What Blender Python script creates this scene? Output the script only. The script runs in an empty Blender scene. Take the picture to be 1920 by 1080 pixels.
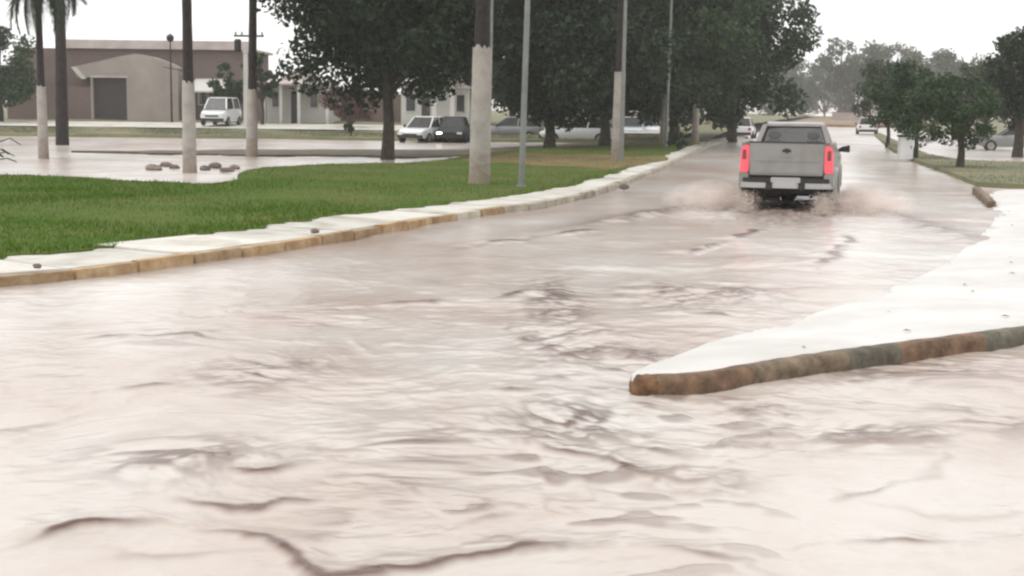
import bpy, bmesh, math, random
import numpy as np
from mathutils import Vector, Matrix

random.seed(11)
RNG = np.random.default_rng(11)
R = math.radians
sc = bpy.context.scene

# ------------------------------------------------------------------ camera
F_PX, CAM_H = 2600.0, 1.94            # focal length in pixels of a 1920 wide frame, eye height
PITCH, ROLL = math.atan2(340, F_PX), R(0.7)
_r0 = Vector((1, 0, 0)); _u0 = Vector((0, math.sin(PITCH), math.cos(PITCH)))
FWD = Vector((0, math.cos(PITCH), -math.sin(PITCH)))
RIGHT = _r0 * math.cos(ROLL) + _u0 * math.sin(ROLL)
UP = -_r0 * math.sin(ROLL) + _u0 * math.cos(ROLL)
EYE = Vector((0, 0, CAM_H))
cam_d = bpy.data.cameras.new('camera'); cam = bpy.data.objects.new('camera', cam_d)
sc.collection.objects.link(cam)
cam_d.sensor_width = 36; cam_d.lens = F_PX / 1920 * 36; cam_d.clip_end = 9000; cam_d.clip_start = 0.05
m3 = Matrix((RIGHT, UP, -FWD)).transposed()
cam.matrix_world = Matrix.Translation(EYE) @ m3.to_4x4()
sc.camera = cam

# ------------------------------------------------------------------ world and sun (overcast, rain just over)
SUN_EL, SUN_AZ = R(62), R(-110)        # azimuth from +Y towards +X
w = bpy.data.worlds.new('World'); sc.world = w; w.use_nodes = True
nt = w.node_tree; nt.nodes.clear()
sky = nt.nodes.new('ShaderNodeTexSky'); sky.sky_type = 'NISHITA'; sky.sun_disc = False
sky.sun_elevation = SUN_EL; sky.sun_rotation = SUN_AZ; sky.dust_density = 4; sky.air_density = 1
hs = nt.nodes.new('ShaderNodeHueSaturation'); hs.inputs['Saturation'].default_value = 0.08
mx = nt.nodes.new('ShaderNodeMix'); mx.data_type = 'RGBA'; mx.inputs[0].default_value = 0.8
mx.inputs[7].default_value = (9.7, 9.6, 9.6, 1)      # the even cloud deck
bg = nt.nodes.new('ShaderNodeBackground'); bg.inputs['Strength'].default_value = 0.1
ow = nt.nodes.new('ShaderNodeOutputWorld')
nt.links.new(sky.outputs[0], hs.inputs['Color']); nt.links.new(hs.outputs[0], mx.inputs[6])
nt.links.new(mx.outputs[2], bg.inputs['Color']); nt.links.new(bg.outputs[0], ow.inputs['Surface'])
sun_d = bpy.data.lights.new('sun', 'SUN'); sun_d.energy = 0.8; sun_d.angle = R(40); sun_d.color = (1, .97, .93)
sun = bpy.data.objects.new('sun', sun_d); sc.collection.objects.link(sun)
sd = Vector((math.sin(SUN_AZ) * math.cos(SUN_EL), math.cos(SUN_AZ) * math.cos(SUN_EL), math.sin(SUN_EL)))
sun.rotation_euler = sd.to_track_quat('Z', 'Y').to_euler(); sun.location = (0, 0, 60)
sc.view_settings.view_transform = 'Standard'; sc.view_settings.look = 'None'
sc.view_settings.exposure = 0.62; sc.view_settings.gamma = 1
sc.cycles.filter_width = 2.4
sc.cycles.volume_max_steps = 64; sc.cycles.max_bounces = 6; sc.cycles.volume_bounces = 2; sc.cycles.transparent_max_bounces = 8

# ------------------------------------------------------------------ helpers
def ray(u, v): return FWD * F_PX + RIGHT * (u - 960) + UP * (540 - v)
def G(u, v, z=0.0):
    d = ray(u, v); return EYE + d * ((z - CAM_H) / d.z)
def P(u, v, Y):
    d = ray(u, v); return EYE + d * (Y / d.y)

def tag(o, label=None, cat=None, group=None, kind=None):
    if label: o['label'] = label
    if cat: o['category'] = cat
    if group: o['group'] = group
    if kind: o['kind'] = kind
    return o

def link(o, parent=None):
    sc.collection.objects.link(o)
    if parent is not None: o.parent = parent
    return o

def empty(name, loc=(0, 0, 0), rz=0):
    o = bpy.data.objects.new(name, None); o.location = loc; o.rotation_euler = (0, 0, rz); o.empty_display_size = .2
    return link(o)

class MB:
    def __init__(s): s.v = []; s.f = []
    def add(s, vs, fs):
        n = len(s.v); s.v += [tuple(p) for p in vs]; s.f += [tuple(i + n for i in f) for f in fs]; return s
    def box(s, x0, x1, y0, y1, z0, z1):
        return s.add([(x0, y0, z0), (x1, y0, z0), (x1, y1, z0), (x0, y1, z0), (x0, y0, z1), (x1, y0, z1), (x1, y1, z1), (x0, y1, z1)],
                     [(3, 2, 1, 0), (4, 5, 6, 7), (0, 1, 5, 4), (1, 2, 6, 5), (2, 3, 7, 6), (3, 0, 4, 7)])
    def hexa(s, b, t):
        return s.add(list(b) + list(t), [(3, 2, 1, 0), (4, 5, 6, 7), (0, 1, 5, 4), (1, 2, 6, 5), (2, 3, 7, 6), (3, 0, 4, 7)])
    def prism(s, poly, a0, a1, axis='x'):
        n = len(poly)
        if axis == 'x': f = lambda a, p: (a, p[0], p[1])
        elif axis == 'y': f = lambda a, p: (p[0], a, p[1])
        else: f = lambda a, p: (p[0], p[1], a)
        vs = [f(a0, p) for p in poly] + [f(a1, p) for p in poly]
        fs = [tuple(range(n))[::-1], tuple(range(n, 2 * n))] + [(i, (i + 1) % n, n + (i + 1) % n, n + i) for i in range(n)]
        return s.add(vs, fs)
    def loft(s, rings, cap=True, closed=True):
        n = len(rings[0]); base = len(s.v)
        for r in rings: s.v += [tuple(p) for p in r]
        for k in range(len(rings) - 1):
            for i in range(n if closed else n - 1):
                j = (i + 1) % n
                s.f.append((base + k * n + i, base + k * n + j, base + (k + 1) * n + j, base + (k + 1) * n + i))
        if cap:
            s.f.append(tuple(base + i for i in range(n))[::-1]); q = base + (len(rings) - 1) * n
            s.f.append(tuple(q + i for i in range(n)))
        return s
    def tube(s, pts, rad, seg=8):
        pts = [Vector(p) for p in pts]
        if not hasattr(rad, '__len__'): rad = [rad] * len(pts)
        rings = []
        for i, p in enumerate(pts):
            d = (pts[min(i + 1, len(pts) - 1)] - pts[max(i - 1, 0)]).normalized()
            a = d.orthogonal().normalized() if i == 0 else (a - d * a.dot(d)).normalized()
            b = d.cross(a)
            rings.append([p + (a * math.cos(t) + b * math.sin(t)) * rad[i] for t in [2 * math.pi * k / seg for k in range(seg)]])
        return s.loft(rings)
    def mesh(s, name, m, smooth=False, bevel=0):
        me = bpy.data.meshes.new(name); me.from_pydata(s.v, [], s.f)
        bm = bmesh.new(); bm.from_mesh(me)
        bmesh.ops.recalc_face_normals(bm, faces=bm.faces)
        if bevel:
            bmesh.ops.bevel(bm, geom=[e for e in bm.edges if e.is_manifold and e.calc_face_angle(0) > .5], offset=bevel, segments=2, affect='EDGES', clamp_overlap=True)
        bm.to_mesh(me); bm.free()
        me.materials.append(m)
        if smooth:
            me.polygons.foreach_set('use_smooth', [True] * len(me.polygons))
            if smooth != 2: me.set_sharp_from_angle(angle=R(38))
        return me
    def build(s, name, m, parent=None, smooth=False, bevel=0):
        return link(bpy.data.objects.new(name, s.mesh(name, m, smooth, bevel)), parent)

def copy_tree(o, parent=None):
    c = o.copy(); sc.collection.objects.link(c); c.parent = parent
    for ch in o.children: copy_tree(ch, c)
    return c

def np_mesh(name, V, Fq, mat_, smooth=False):
    me = bpy.data.meshes.new(name); k = Fq.shape[1]
    me.vertices.add(len(V)); me.vertices.foreach_set('co', np.asarray(V, np.float32).ravel())
    me.loops.add(Fq.size); me.loops.foreach_set('vertex_index', Fq.astype(np.int32).ravel())
    me.polygons.add(len(Fq)); me.polygons.foreach_set('loop_start', np.arange(0, Fq.size, k, dtype=np.int32))
    me.polygons.foreach_set('loop_total', np.full(len(Fq), k, np.int32))
    if smooth: me.polygons.foreach_set('use_smooth', np.ones(len(Fq), bool))
    me.update(); me.validate(); me.materials.append(mat_)
    return me

def vnoise(x, y, seed=0):
    """smooth value noise in -1..1"""
    ca, sa = math.cos(.5 + seed * .37), math.sin(.5 + seed * .37); x, y = x * ca - y * sa, x * sa + y * ca
    xi = np.floor(x).astype(np.int64); yi = np.floor(y).astype(np.int64)
    fx = x - xi; fy = y - yi
    fx = fx * fx * fx * (fx * (fx * 6 - 15) + 10); fy = fy * fy * fy * (fy * (fy * 6 - 15) + 10)
    def h(a, b):
        n = (a * 374761393 + b * 668265263 + seed * 1442695041) & 0x7fffffff
        n = ((n ^ (n >> 13)) * 1274126177) & 0x7fffffff
        return ((n ^ (n >> 16)) & 0xffff) / 32767.5 - 1
    return (h(xi, yi) * (1 - fx) + h(xi + 1, yi) * fx) * (1 - fy) + (h(xi, yi + 1) * (1 - fx) + h(xi + 1, yi + 1) * fx) * fy

def seg_dist(x, y, pl):
    """distance to a polyline and signed side of its nearest piece"""
    best = np.full(x.shape, 1e9); side = np.zeros(x.shape)
    for (ax, ay), (bx, by) in zip(pl[:-1], pl[1:]):
        dx, dy = bx - ax, by - ay; L = dx * dx + dy * dy + 1e-9
        t = np.clip(((x - ax) * dx + (y - ay) * dy) / L, 0, 1)
        qx, qy = x - ax - t * dx, y - ay - t * dy
        d = np.hypot(qx, qy); s_ = qx * -dy + qy * dx
        m_ = d < best; best = np.where(m_, d, best); side = np.where(m_, np.sign(s_), side)
    return best, side

def inside(x, y, poly):
    r = np.zeros(x.shape, bool); n = len(poly); j = n - 1
    for i in range(n):
        xi, yi = poly[i]; xj, yj = poly[j]
        c = ((yi > y) != (yj > y)) & (x < (xj - xi) * (y - yi) / (yj - yi + 1e-12) + xi)
        r ^= c; j = i
    return r

# ------------------------------------------------------------------ materials
def mat(name, col, rough=.7, col2=None, scale=4, detail=6, bump=0, bscale=None, metal=0, spec=.5, ior=None, lo=.35, hi=.65, coat=0, rand=0):
    m = bpy.data.materials.new(name); m.use_nodes = True; t = m.node_tree; n = t.nodes; b = n['Principled BSDF']
    b.inputs['Base Color'].default_value = (*col, 1); b.inputs['Roughness'].default_value = rough
    b.inputs['Metallic'].default_value = metal; b.inputs['Specular IOR Level'].default_value = spec
    if ior: b.inputs['IOR'].default_value = ior
    if coat: b.inputs['Coat Weight'].default_value = coat; b.inputs['Coat Roughness'].default_value = .08
    tc = n.new('ShaderNodeTexCoord'); outcol = None
    if col2:
        nz = n.new('ShaderNodeTexNoise'); nz.inputs['Scale'].default_value = scale; nz.inputs['Detail'].default_value = detail
        nz.inputs['Roughness'].default_value = .62
        t.links.new(tc.outputs['Object'], nz.inputs['Vector'])
        rp = n.new('ShaderNodeValToRGB'); rp.color_ramp.elements[0].position = lo; rp.color_ramp.elements[1].position = hi
        rp.color_ramp.elements[0].color = (*col, 1); rp.color_ramp.elements[1].color = (*col2, 1)
        t.links.new(nz.outputs['Fac'], rp.inputs['Fac']); outcol = rp.outputs[0]
    if rand:
        oi = n.new('ShaderNodeObjectInfo'); mr = n.new('ShaderNodeMapRange'); mr.inputs['To Min'].default_value = 1 - rand; mr.inputs['To Max'].default_value = 1 + rand
        t.links.new(oi.outputs['Random'], mr.inputs['Value'])
        hv = n.new('ShaderNodeHueSaturation'); hv.inputs['Color'].default_value = (*col, 1)
        if outcol: t.links.new(outcol, hv.inputs['Color'])
        t.links.new(mr.outputs[0], hv.inputs['Value']); outcol = hv.outputs[0]
    if outcol: t.links.new(outcol, b.inputs['Base Color'])
    if bump:
        nb = n.new('ShaderNodeTexNoise'); nb.inputs['Scale'].default_value = bscale or scale * 4; nb.inputs['Detail'].default_value = 5
        t.links.new(tc.outputs['Object'], nb.inputs['Vector'])
        bp = n.new('ShaderNodeBump'); bp.inputs['Strength'].default_value = bump; bp.inputs['Distance'].default_value = .02
        t.links.new(nb.outputs['Fac'], bp.inputs['Height']); t.links.new(bp.outputs[0], b.inputs['Normal'])
    return m

def leaf_mat(name, c1, c2, trans=.12, spec=.2):
    m = bpy.data.materials.new(name); m.use_nodes = True; t = m.node_tree; n = t.nodes; b = n['Principled BSDF']
    g = n.new('ShaderNodeNewGeometry'); rp = n.new('ShaderNodeValToRGB')
    rp.color_ramp.elements[0].color = (*c1, 1); rp.color_ramp.elements[1].color = (*c2, 1)
    t.links.new(g.outputs['Random Per Island'], rp.inputs['Fac']); t.links.new(rp.outputs[0], b.inputs['Base Color'])
    b.inputs['Roughness'].default_value = .55; b.inputs['Specular IOR Level'].default_value = spec
    tr = n.new('ShaderNodeBsdfTranslucent'); t.links.new(rp.outputs[0], tr.inputs['Color'])
    ms = n.new('ShaderNodeMixShader'); ms.inputs[0].default_value = trans
    t.links.new(b.outputs[0], ms.inputs[1]); t.links.new(tr.outputs[0], ms.inputs[2])
    t.links.new(ms.outputs[0], n['Material Output'].inputs['Surface'])
    return m

def emis(m, col, s):
    b = m.node_tree.nodes['Principled BSDF']; b.inputs['Emission Color'].default_value = (*col, 1); b.inputs['Emission Strength'].default_value = s; return m

def glass_mat(name, col=(.02, .025, .025), alpha=.55):
    m = mat(name, col, .04, spec=.6); b = m.node_tree.nodes['Principled BSDF']; b.inputs['Alpha'].default_value = alpha; return m

M = {}
M['soil'] = mat('soil', (.16, .10, .06), .9, (.26, .18, .11), 1.2, bump=.6, bscale=9)
M['lawn'] = mat('lawn_soil', (.05, .105, .010), .95, (.10, .12, .03), .45, spec=.1, bump=.8, bscale=14)
M['verge'] = mat('verge_grass', (.10, .12, .05), .9, (.20, .17, .10), .35, bump=.8, bscale=10)
M['wet_soil'] = mat('wet_soil', (.055, .042, .025), .8, (.12, .10, .06), 1.2, bump=.6, bscale=9)
M['clay'] = mat('ochre_clay', (.24, .165, .085), .95, (.13, .12, .05), .9, bump=.6, bscale=9, spec=.1)
M['concrete'] = mat('pale_concrete', (.34, .315, .26), .75, (.55, .53, .48), 1.3, bump=.35, bscale=18, lo=.3, hi=.55, rand=.10)
M['white_concrete'] = mat('wet_white_concrete', (.50, .48, .45), .5, (.64, .63, .61), .75, bump=.2, bscale=12)
M['kerb_ochre'] = mat('mud_stained_kerb', (.27, .16, .07), .8, (.46, .34, .20), 3.5, bump=.5, bscale=16, rand=.18)
M['kerb_pale'] = mat('worn_pale_kerb', (.30, .25, .19), .8, (.50, .46, .38), 3, bump=.5, bscale=16, rand=.15)
M['kerb_brown'] = mat('mossy_stone_kerb', (.06, .045, .026), .85, (.24, .175, .12), 6.5, bump=1, bscale=13, rand=.42, lo=.33, hi=.66)
M['kerb_moss'] = mat('mossy_kerb', (.075, .066, .045), .85, (.19, .17, .13), 6, bump=1, bscale=13, rand=.2)
M['kerb_rust'] = mat('rust_stained_kerb', (.09, .055, .03), .85, (.25, .15, .09), 6, bump=1, bscale=13, rand=.2)
M['kerb_tip'] = mat('clay_stained_kerb_end', (.05, .022, .008), .85, (.19, .10, .045), 9, bump=1, bscale=13)
M['rubble'] = mat('rubble', (.10, .075, .055), .9, (.22, .175, .14), 5, bump=.8, bscale=14, rand=.2)
M['bark'] = mat('bark', (.030, .024, .018), .95, (.075, .06, .045), 5, bump=.9, bscale=18)
M['palm_bark'] = mat('dark_palm_bark', (.016, .012, .011), .95, (.04, .03, .026), 6, bump=.8, bscale=16)
M['whitewash'] = mat('dirty_whitewash', (.27, .245, .22), .85, (.40, .37, .335), 2.2, bump=.5, bscale=18, lo=.3, hi=.6)
M['steel'] = mat('galvanised_steel', (.17, .185, .175), .55, (.23, .245, .23), 3, metal=.2)
M['dark_metal'] = mat('dark_metal', (.03, .03, .03), .5, metal=.4)
M['leaf_dark'] = leaf_mat('dark_leaves', (.012, .027, .013), (.028, .050, .022), spec=.15)
M['leaf_mid'] = leaf_mat('mid_leaves', (.022, .047, .019), (.048, .084, .032), spec=.15)
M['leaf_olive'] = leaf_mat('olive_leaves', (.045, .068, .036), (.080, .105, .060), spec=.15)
M['leaf_red'] = leaf_mat('red_leaves', (.09, .035, .03), (.16, .075, .06))
M['frond'] = leaf_mat('palm_leaflets', (.030, .048, .028), (.055, .075, .04))
M['grass'] = leaf_mat('grass_blades', (.050, .110, .006), (.095, .165, .014), .25, .05)
M['grass_olive'] = leaf_mat('olive_grass_blades', (.085, .095, .045), (.15, .15, .085), .2)
M['grass_dry'] = leaf_mat('dry_grass_blades', (.13, .13, .05), (.24, .19, .10), .2)
M['brick'] = None
M['plaster'] = mat('stained_plaster', (.29, .25, .225), .9, (.37, .33, .30), .5, bump=.2, bscale=8)
M['pale_wall'] = mat('pale_painted_wall', (.50, .50, .46), .9, (.60, .60, .56), .5)
M['roof_cap'] = mat('parapet_cap', (.40, .34, .32), .85, (.52, .46, .44), 1)
M['door_dark'] = mat('dark_roller_door', (.045, .04, .037), .6, (.06, .052, .045), 1)
M['roof_tile'] = mat('clay_roof', (.22, .10, .07), .9, (.30, .16, .11), 1.5)
M['silver'] = mat('silver_car_paint', (.255, .25, .235), .36, (.20, .188, .168), 2.2, metal=.35, coat=.35, lo=.45, hi=.75)
M['white_paint'] = mat('white_car_paint', (.72, .73, .73), .3, coat=.6)
M['dark_paint'] = mat('charcoal_car_paint', (.02, .021, .023), .55, spec=.2)
M['blue_paint'] = mat('pale_blue_car_paint', (.42, .50, .55), .3, coat=.6)
M['grey_paint'] = mat('grey_car_paint', (.22, .23, .23), .3, coat=.6)
M['chrome'] = mat('dull_chrome', (.45, .45, .44), .35, metal=.8)
M['plastic'] = mat('black_plastic', (.022, .021, .02), .6)
M['under'] = mat('dark_underbody', (.02, .017, .015), .9)
M['rubber'] = mat('tyre_rubber', (.02, .02, .02), .85, bump=.3, bscale=30)
M['rim'] = mat('wheel_rim', (.35, .35, .34), .4, metal=.7)
M['glass'] = glass_mat('car_glass', (.012, .014, .014), alpha=.8)
M['rear_glass'] = glass_mat('rear_window_glass', alpha=.64)
M['tail'] = emis(mat('lit_tail_light', (.45, .02, .03), .2, coat=.5), (1, .13, .17), .40)
M['tail_core'] = mat('dark_red_lens', (.16, .004, .01), .2, coat=.5)
M['tail_off'] = mat('unlit_tail_light', (.25, .02, .02), .25)
M['head'] = mat('headlight', (.75, .75, .72), .15)
M['head_on'] = emis(mat('lit_headlight', (.8, .8, .75), .15), (1, .98, .9), 3)
M['plate'] = mat('number_plate', (.45, .45, .44), .5)
M['seat'] = mat('seat_cloth', (.62, .62, .60), .9)
M['pane'] = mat('window_pane', (.03, .035, .035), .08, spec=.7)

def splash(m):
    t = m.node_tree; n = t.nodes; b = n['Principled BSDF']; src = b.inputs['Base Color'].links[0].from_socket
    tc = n.new('ShaderNodeTexCoord'); sp = n.new('ShaderNodeSeparateXYZ'); t.links.new(tc.outputs['Object'], sp.inputs[0])
    nz = n.new('ShaderNodeTexNoise'); nz.inputs['Scale'].default_value = 5; nz.inputs['Detail'].default_value = 8; nz.inputs['Roughness'].default_value = .7; t.links.new(tc.outputs['Object'], nz.inputs['Vector'])
    ad = n.new('ShaderNodeMath'); ad.operation = 'MULTIPLY_ADD'; ad.inputs[1].default_value = -2.2; t.links.new(nz.outputs['Fac'], ad.inputs[0]); t.links.new(sp.outputs['Z'], ad.inputs[2])
    mr = n.new('ShaderNodeMapRange'); mr.inputs[1].default_value = -.35; mr.inputs[2].default_value = -1.0; t.links.new(ad.outputs[0], mr.inputs[0])
    mm = n.new('ShaderNodeMix'); mm.data_type = 'RGBA'; mm.inputs[7].default_value = (.20, .14, .09, 1)
    ml = n.new('ShaderNodeMath'); ml.operation = 'MULTIPLY'; ml.inputs[1].default_value = .7; t.links.new(mr.outputs[0], ml.inputs[0])
    t.links.new(ml.outputs[0], mm.inputs[0]); t.links.new(src, mm.inputs[6]); t.links.new(mm.outputs[2], b.inputs['Base Color'])
splash(M['whitewash'])
def brick_mat():
    m = mat('red_brick', (.17, .10, .085), .9); t = m.node_tree; n = t.nodes; b = n['Principled BSDF']
    tc = n.new('ShaderNodeTexCoord'); mp = n.new('ShaderNodeMapping'); mp.inputs['Rotation'].default_value = (R(90), 0, 0)
    br = n.new('ShaderNodeTexBrick'); br.inputs['Scale'].default_value = 4
    br.inputs['Color1'].default_value = (.19, .13, .115, 1); br.inputs['Color2'].default_value = (.225, .165, .15, 1); br.inputs['Mortar'].default_value = (.25, .21, .19, 1)
    nz = n.new('ShaderNodeTexNoise'); nz.inputs['Scale'].default_value = .4; nz.inputs['Detail'].default_value = 5
    mxx = n.new('ShaderNodeMix'); mxx.data_type = 'RGBA'; mxx.blend_type = 'MULTIPLY'; mxx.inputs[0].default_value = .5
    t.links.new(tc.outputs['Object'], mp.inputs[0]); t.links.new(mp.outputs[0], br.inputs[0]); t.links.new(tc.outputs['Object'], nz.inputs[0])
    t.links.new(br.outputs[0], mxx.inputs[6]); t.links.new(nz.outputs['Fac'], mxx.inputs[7]); t.links.new(mxx.outputs[2], b.inputs['Base Color'])
    return m
M['brick'] = brick_mat()

def water_mat():
    m = bpy.data.materials.new('muddy_flood_water'); m.use_nodes = True; t = m.node_tree; n = t.nodes; b = n['Principled BSDF']
    tc = n.new('ShaderNodeTexCoord')
    def noise(scale, detail, rough=.6, sx=1, sy=1):
        mp = n.new('ShaderNodeMapping'); mp.inputs['Scale'].default_value = (sx, sy, 1); t.links.new(tc.outputs['Object'], mp.inputs[0])
        z = n.new('ShaderNodeTexNoise'); z.inputs['Scale'].default_value = scale; z.inputs['Detail'].default_value = detail; z.inputs['Roughness'].default_value = rough
        t.links.new(mp.outputs[0], z.inputs['Vector']); return z.outputs['Fac']
    rp = n.new('ShaderNodeValToRGB'); e = rp.color_ramp.elements
    e[0].position = .34; e[0].color = (.41, .325, .275, 1); e[1].position = .66; e[1].color = (.575, .553, .515, 1)
    t.links.new(noise(.33, 6, .62, .8, .5), rp.inputs['Fac'])
    # streaks of stirred-up sediment carried along by the current
    rs = n.new('ShaderNodeValToRGB'); rs.color_ramp.elements[0].position = .56; rs.color_ramp.elements[1].position = .74
    rs.color_ramp.elements[0].color = (0, 0, 0, 1); rs.color_ramp.elements[1].color = (1, 1, 1, 1)
    t.links.new(noise(1.1, 7, .66, .7, .55), rs.inputs['Fac'])
    at = n.new('ShaderNodeAttribute'); at.attribute_name = 'silt_shade'  # mud and clay tint, plus painted shade of the ripple fronts
    ad = n.new('ShaderNodeMath'); ad.operation = 'MULTIPLY_ADD'; ad.inputs[1].default_value = .22; ad.use_clamp = True
    t.links.new(rs.outputs[0], ad.inputs[0]); t.links.new(at.outputs['Fac'], ad.inputs[2])
    mxx = n.new('ShaderNodeMix'); mxx.data_type = 'RGBA'; mxx.inputs[7].default_value = (.115, .066, .050, 1)
    t.links.new(ad.outputs[0], mxx.inputs[0]); t.links.new(rp.outputs[0], mxx.inputs[6]); t.links.new(mxx.outputs[2], b.inputs['Base Color'])
    b.inputs['Roughness'].default_value = .22; b.inputs['IOR'].default_value = 1.34
    bp = n.new('ShaderNodeBump'); bp.inputs['Strength'].default_value = .28; bp.inputs['Distance'].default_value = .03
    t.links.new(noise(7, 4, .55, .7, 1), bp.inputs['Height']); t.links.new(bp.outputs[0], b.inputs['Normal'])
    return m
M['water'] = water_mat()
M['spray'] = mat('muddy_spray', (.60, .49, .42), .4, (.72, .63, .57), 8)

# ------------------------------------------------------------------ setting: ground
me = MB().add([(-4000, -300, -.45), (4000, -300, -.45), (4000, 7000, -.45), (-4000, 7000, -.45)], [(0, 1, 2, 3)]).mesh('ground', M['soil'])
tag(link(bpy.data.objects.new('ground', me)), kind='structure')

def xy(u, v, z=0): p = G(u, v, z); return (p.x, p.y)
# foot of the left kerb, from beyond the left edge of the view up the avenue
KERB_L = [(-26.0, 2.6), (-11.5, 10.6)] + [xy(*q) for q in [(0, 542), (200, 517), (400, 490), (620, 456), (850, 412), (1070, 383), (1180, 345), (1245, 318), (1300, 290), (1345, 268)]]
KERB_L += [(22.5, 118.0), (33, 160)]
def resample(pl, step):
    out = [Vector(pl[0])]; acc = 0.0
    for a, b in zip(pl[:-1], pl[1:]):
        a = Vector(a); b = Vector(b); L = (b - a).length; d = step - acc
        while d <= L: out.append(a + (b - a) * (d / L)); d += step
        acc = (acc + L) % step if True else 0
        acc = L - (d - step)
    return out
def smooth_line(pl, it=2):
    pl = [Vector(p) for p in pl]
    for _ in range(it):
        q = [pl[0]]
        for a, b in zip(pl[:-1], pl[1:]): q += [a * .75 + b * .25, a * .25 + b * .75]
        pl = q + [pl[-1]]
    return pl
def offset(pl, d):
    out = []
    for i, p in enumerate(pl):
        t = (pl[min(i + 1, len(pl) - 1)] - pl[max(i - 1, 0)]).normalized(); out.append(p + Vector((-t.y, t.x)) * d)
    return out

def sheet(name, poly, z, m, thick=.6, kind='structure'):
    """flat land with a skirt that goes down below the water"""
    mb = MB().prism([(p[0], p[1]) for p in poly], z - thick, z, 'z')
    bm_me = mb.mesh(name, m); bm = bmesh.new(); bm.from_mesh(bm_me); bmesh.ops.triangulate(bm, faces=[f for f in bm.faces if len(f.verts) > 4]); bm.to_mesh(bm_me); bm.free()
    return tag(link(bpy.data.objects.new(name, bm_me)), kind=kind)

kl = smooth_line(KERB_L, 2)
klr = resample(kl, .95)
klf = resample(kl, .22)
KERB_W, PATH_W = .16, 2.0
def path_width(p):                      # the paved strip narrows up the avenue
    return 1.75 if p.y < 16 else max(.75, 1.75 - (p.y - 16) * .05)

# lawn between avenue and the flooded side road
back = [p + (q - p) * 1.0 for p, q in zip(klr, offset(klr, 1.0))]
nrm = [(q - p) for p, q in zip(klr, back)]
path_back = [p + n_ * (KERB_W + path_width(p)) for p, n_ in zip(klr, nrm)]
LZ = .138
nrf = [q - p for p, q in zip(klf, offset(klf, 1.0))]
lawn_near = [p + n_ * (KERB_W + path_width(p) * (.80 + .16 * float(vnoise(np.array([p.x * .9]), np.array([p.y * .9]), 91)[0]) + random.uniform(-.07, .07))) for p, n_ in zip(klf, nrf) if -16 < p.x and p.y < 72]
lawn_far = [xy(u, v, LZ) for u, v in [(1330, 268), (1250, 269), (1120, 272), (1000, 279), (900, 287), (830, 302), (700, 306), (600, 307), (520, 311), (455, 318), (440, 346), (330, 342), (180, 333), (60, 328), (-200, 324)]] + [(-22, 33)]
lf = resample([tuple(p) for p in smooth_line(lawn_far, 2)], .35)
lawn_far = [(p.x + .18 * float(vnoise(np.array([p.x * .8]), np.array([p.y * .8]), 95)[0]) + random.uniform(-.05, .05), p.y + .7 * float(vnoise(np.array([p.x * .7]), np.array([p.y * .7]), 96)[0]) + random.uniform(-.12, .12)) for p in lf]
LAWN = [tuple(p) for p in lawn_near] + lawn_far
sheet('lawn', LAWN, LZ, M['lawn'])

DIRT = [xy(u, v, LZ) for u, v in [(862, 300), (905, 306), (960, 304), (1010, 312), (1080, 311), (1130, 318), (1180, 315), (1215, 306), (1260, 298), (1240, 291), (1180, 296), (1120, 288), (1040, 291), (985, 285), (930, 291)]]
DIRT = [tuple(p) for p in smooth_line(DIRT + DIRT[:1], 2)][:-1]
sheet('dirt_patch', DIRT, LZ + .008, M['clay'], .1)
# paved strip: single slabs between kerb and lawn, joints open
pave = tag(empty('paved_path'), kind='structure')
kerb = tag(empty('road_kerb'), kind='structure')
i = 0
for i in range(len(klr) - 1):
    a, b = klr[i], klr[i + 1]; na, nb = nrm[i], nrm[i + 1]
    if a.y > 95 or a.x < -17: continue
    g = (b - a) * .012; zt = .108 + random.uniform(-.012, .012)
    s0, s1 = a + g, b - g; tlt = random.uniform(-.008, .008)
    q = [s0, s1, s1 + nb * KERB_W, s0 + na * KERB_W]
    t_ = [(q[0] + na * .015), (q[1] + nb * .015), q[2], q[3]]
    MB().hexa([(p.x, p.y, -.35) for p in q], [(p.x, p.y, zt + tlt * (k in (1, 2))) for k, p in enumerate(t_)]).build('kerb_stone', M['kerb_ochre'] if a.y + random.uniform(-3, 3) < 24 else M['kerb_pale'], kerb, bevel=.012)
    if i % 2 == 0 and i + 2 < len(klr):
        c, nc = klr[i + 2], nrm[i + 2]; gg = (c - a).normalized() * .012
        w0, w1 = path_width(a) + random.uniform(-.3, .15), path_width(c) + random.uniform(-.3, .15)
        e = .012
        q = [a + gg + na * (KERB_W + e), c - gg + nc * (KERB_W + e), c - gg + nc * (KERB_W + w1), a + gg + na * (KERB_W + w0)]
        z4 = [.102 + random.uniform(-.012, .02) for _ in range(2)]; z4 = [z4[0], z4[1], z4[1] + .022, z4[0] + .022]
        MB().hexa([(p.x, p.y, -.3) for p in q], [(p.x, p.y, z) for p, z in zip(q, z4)]).build('slab', M['concrete'], pave, bevel=.012)

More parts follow.
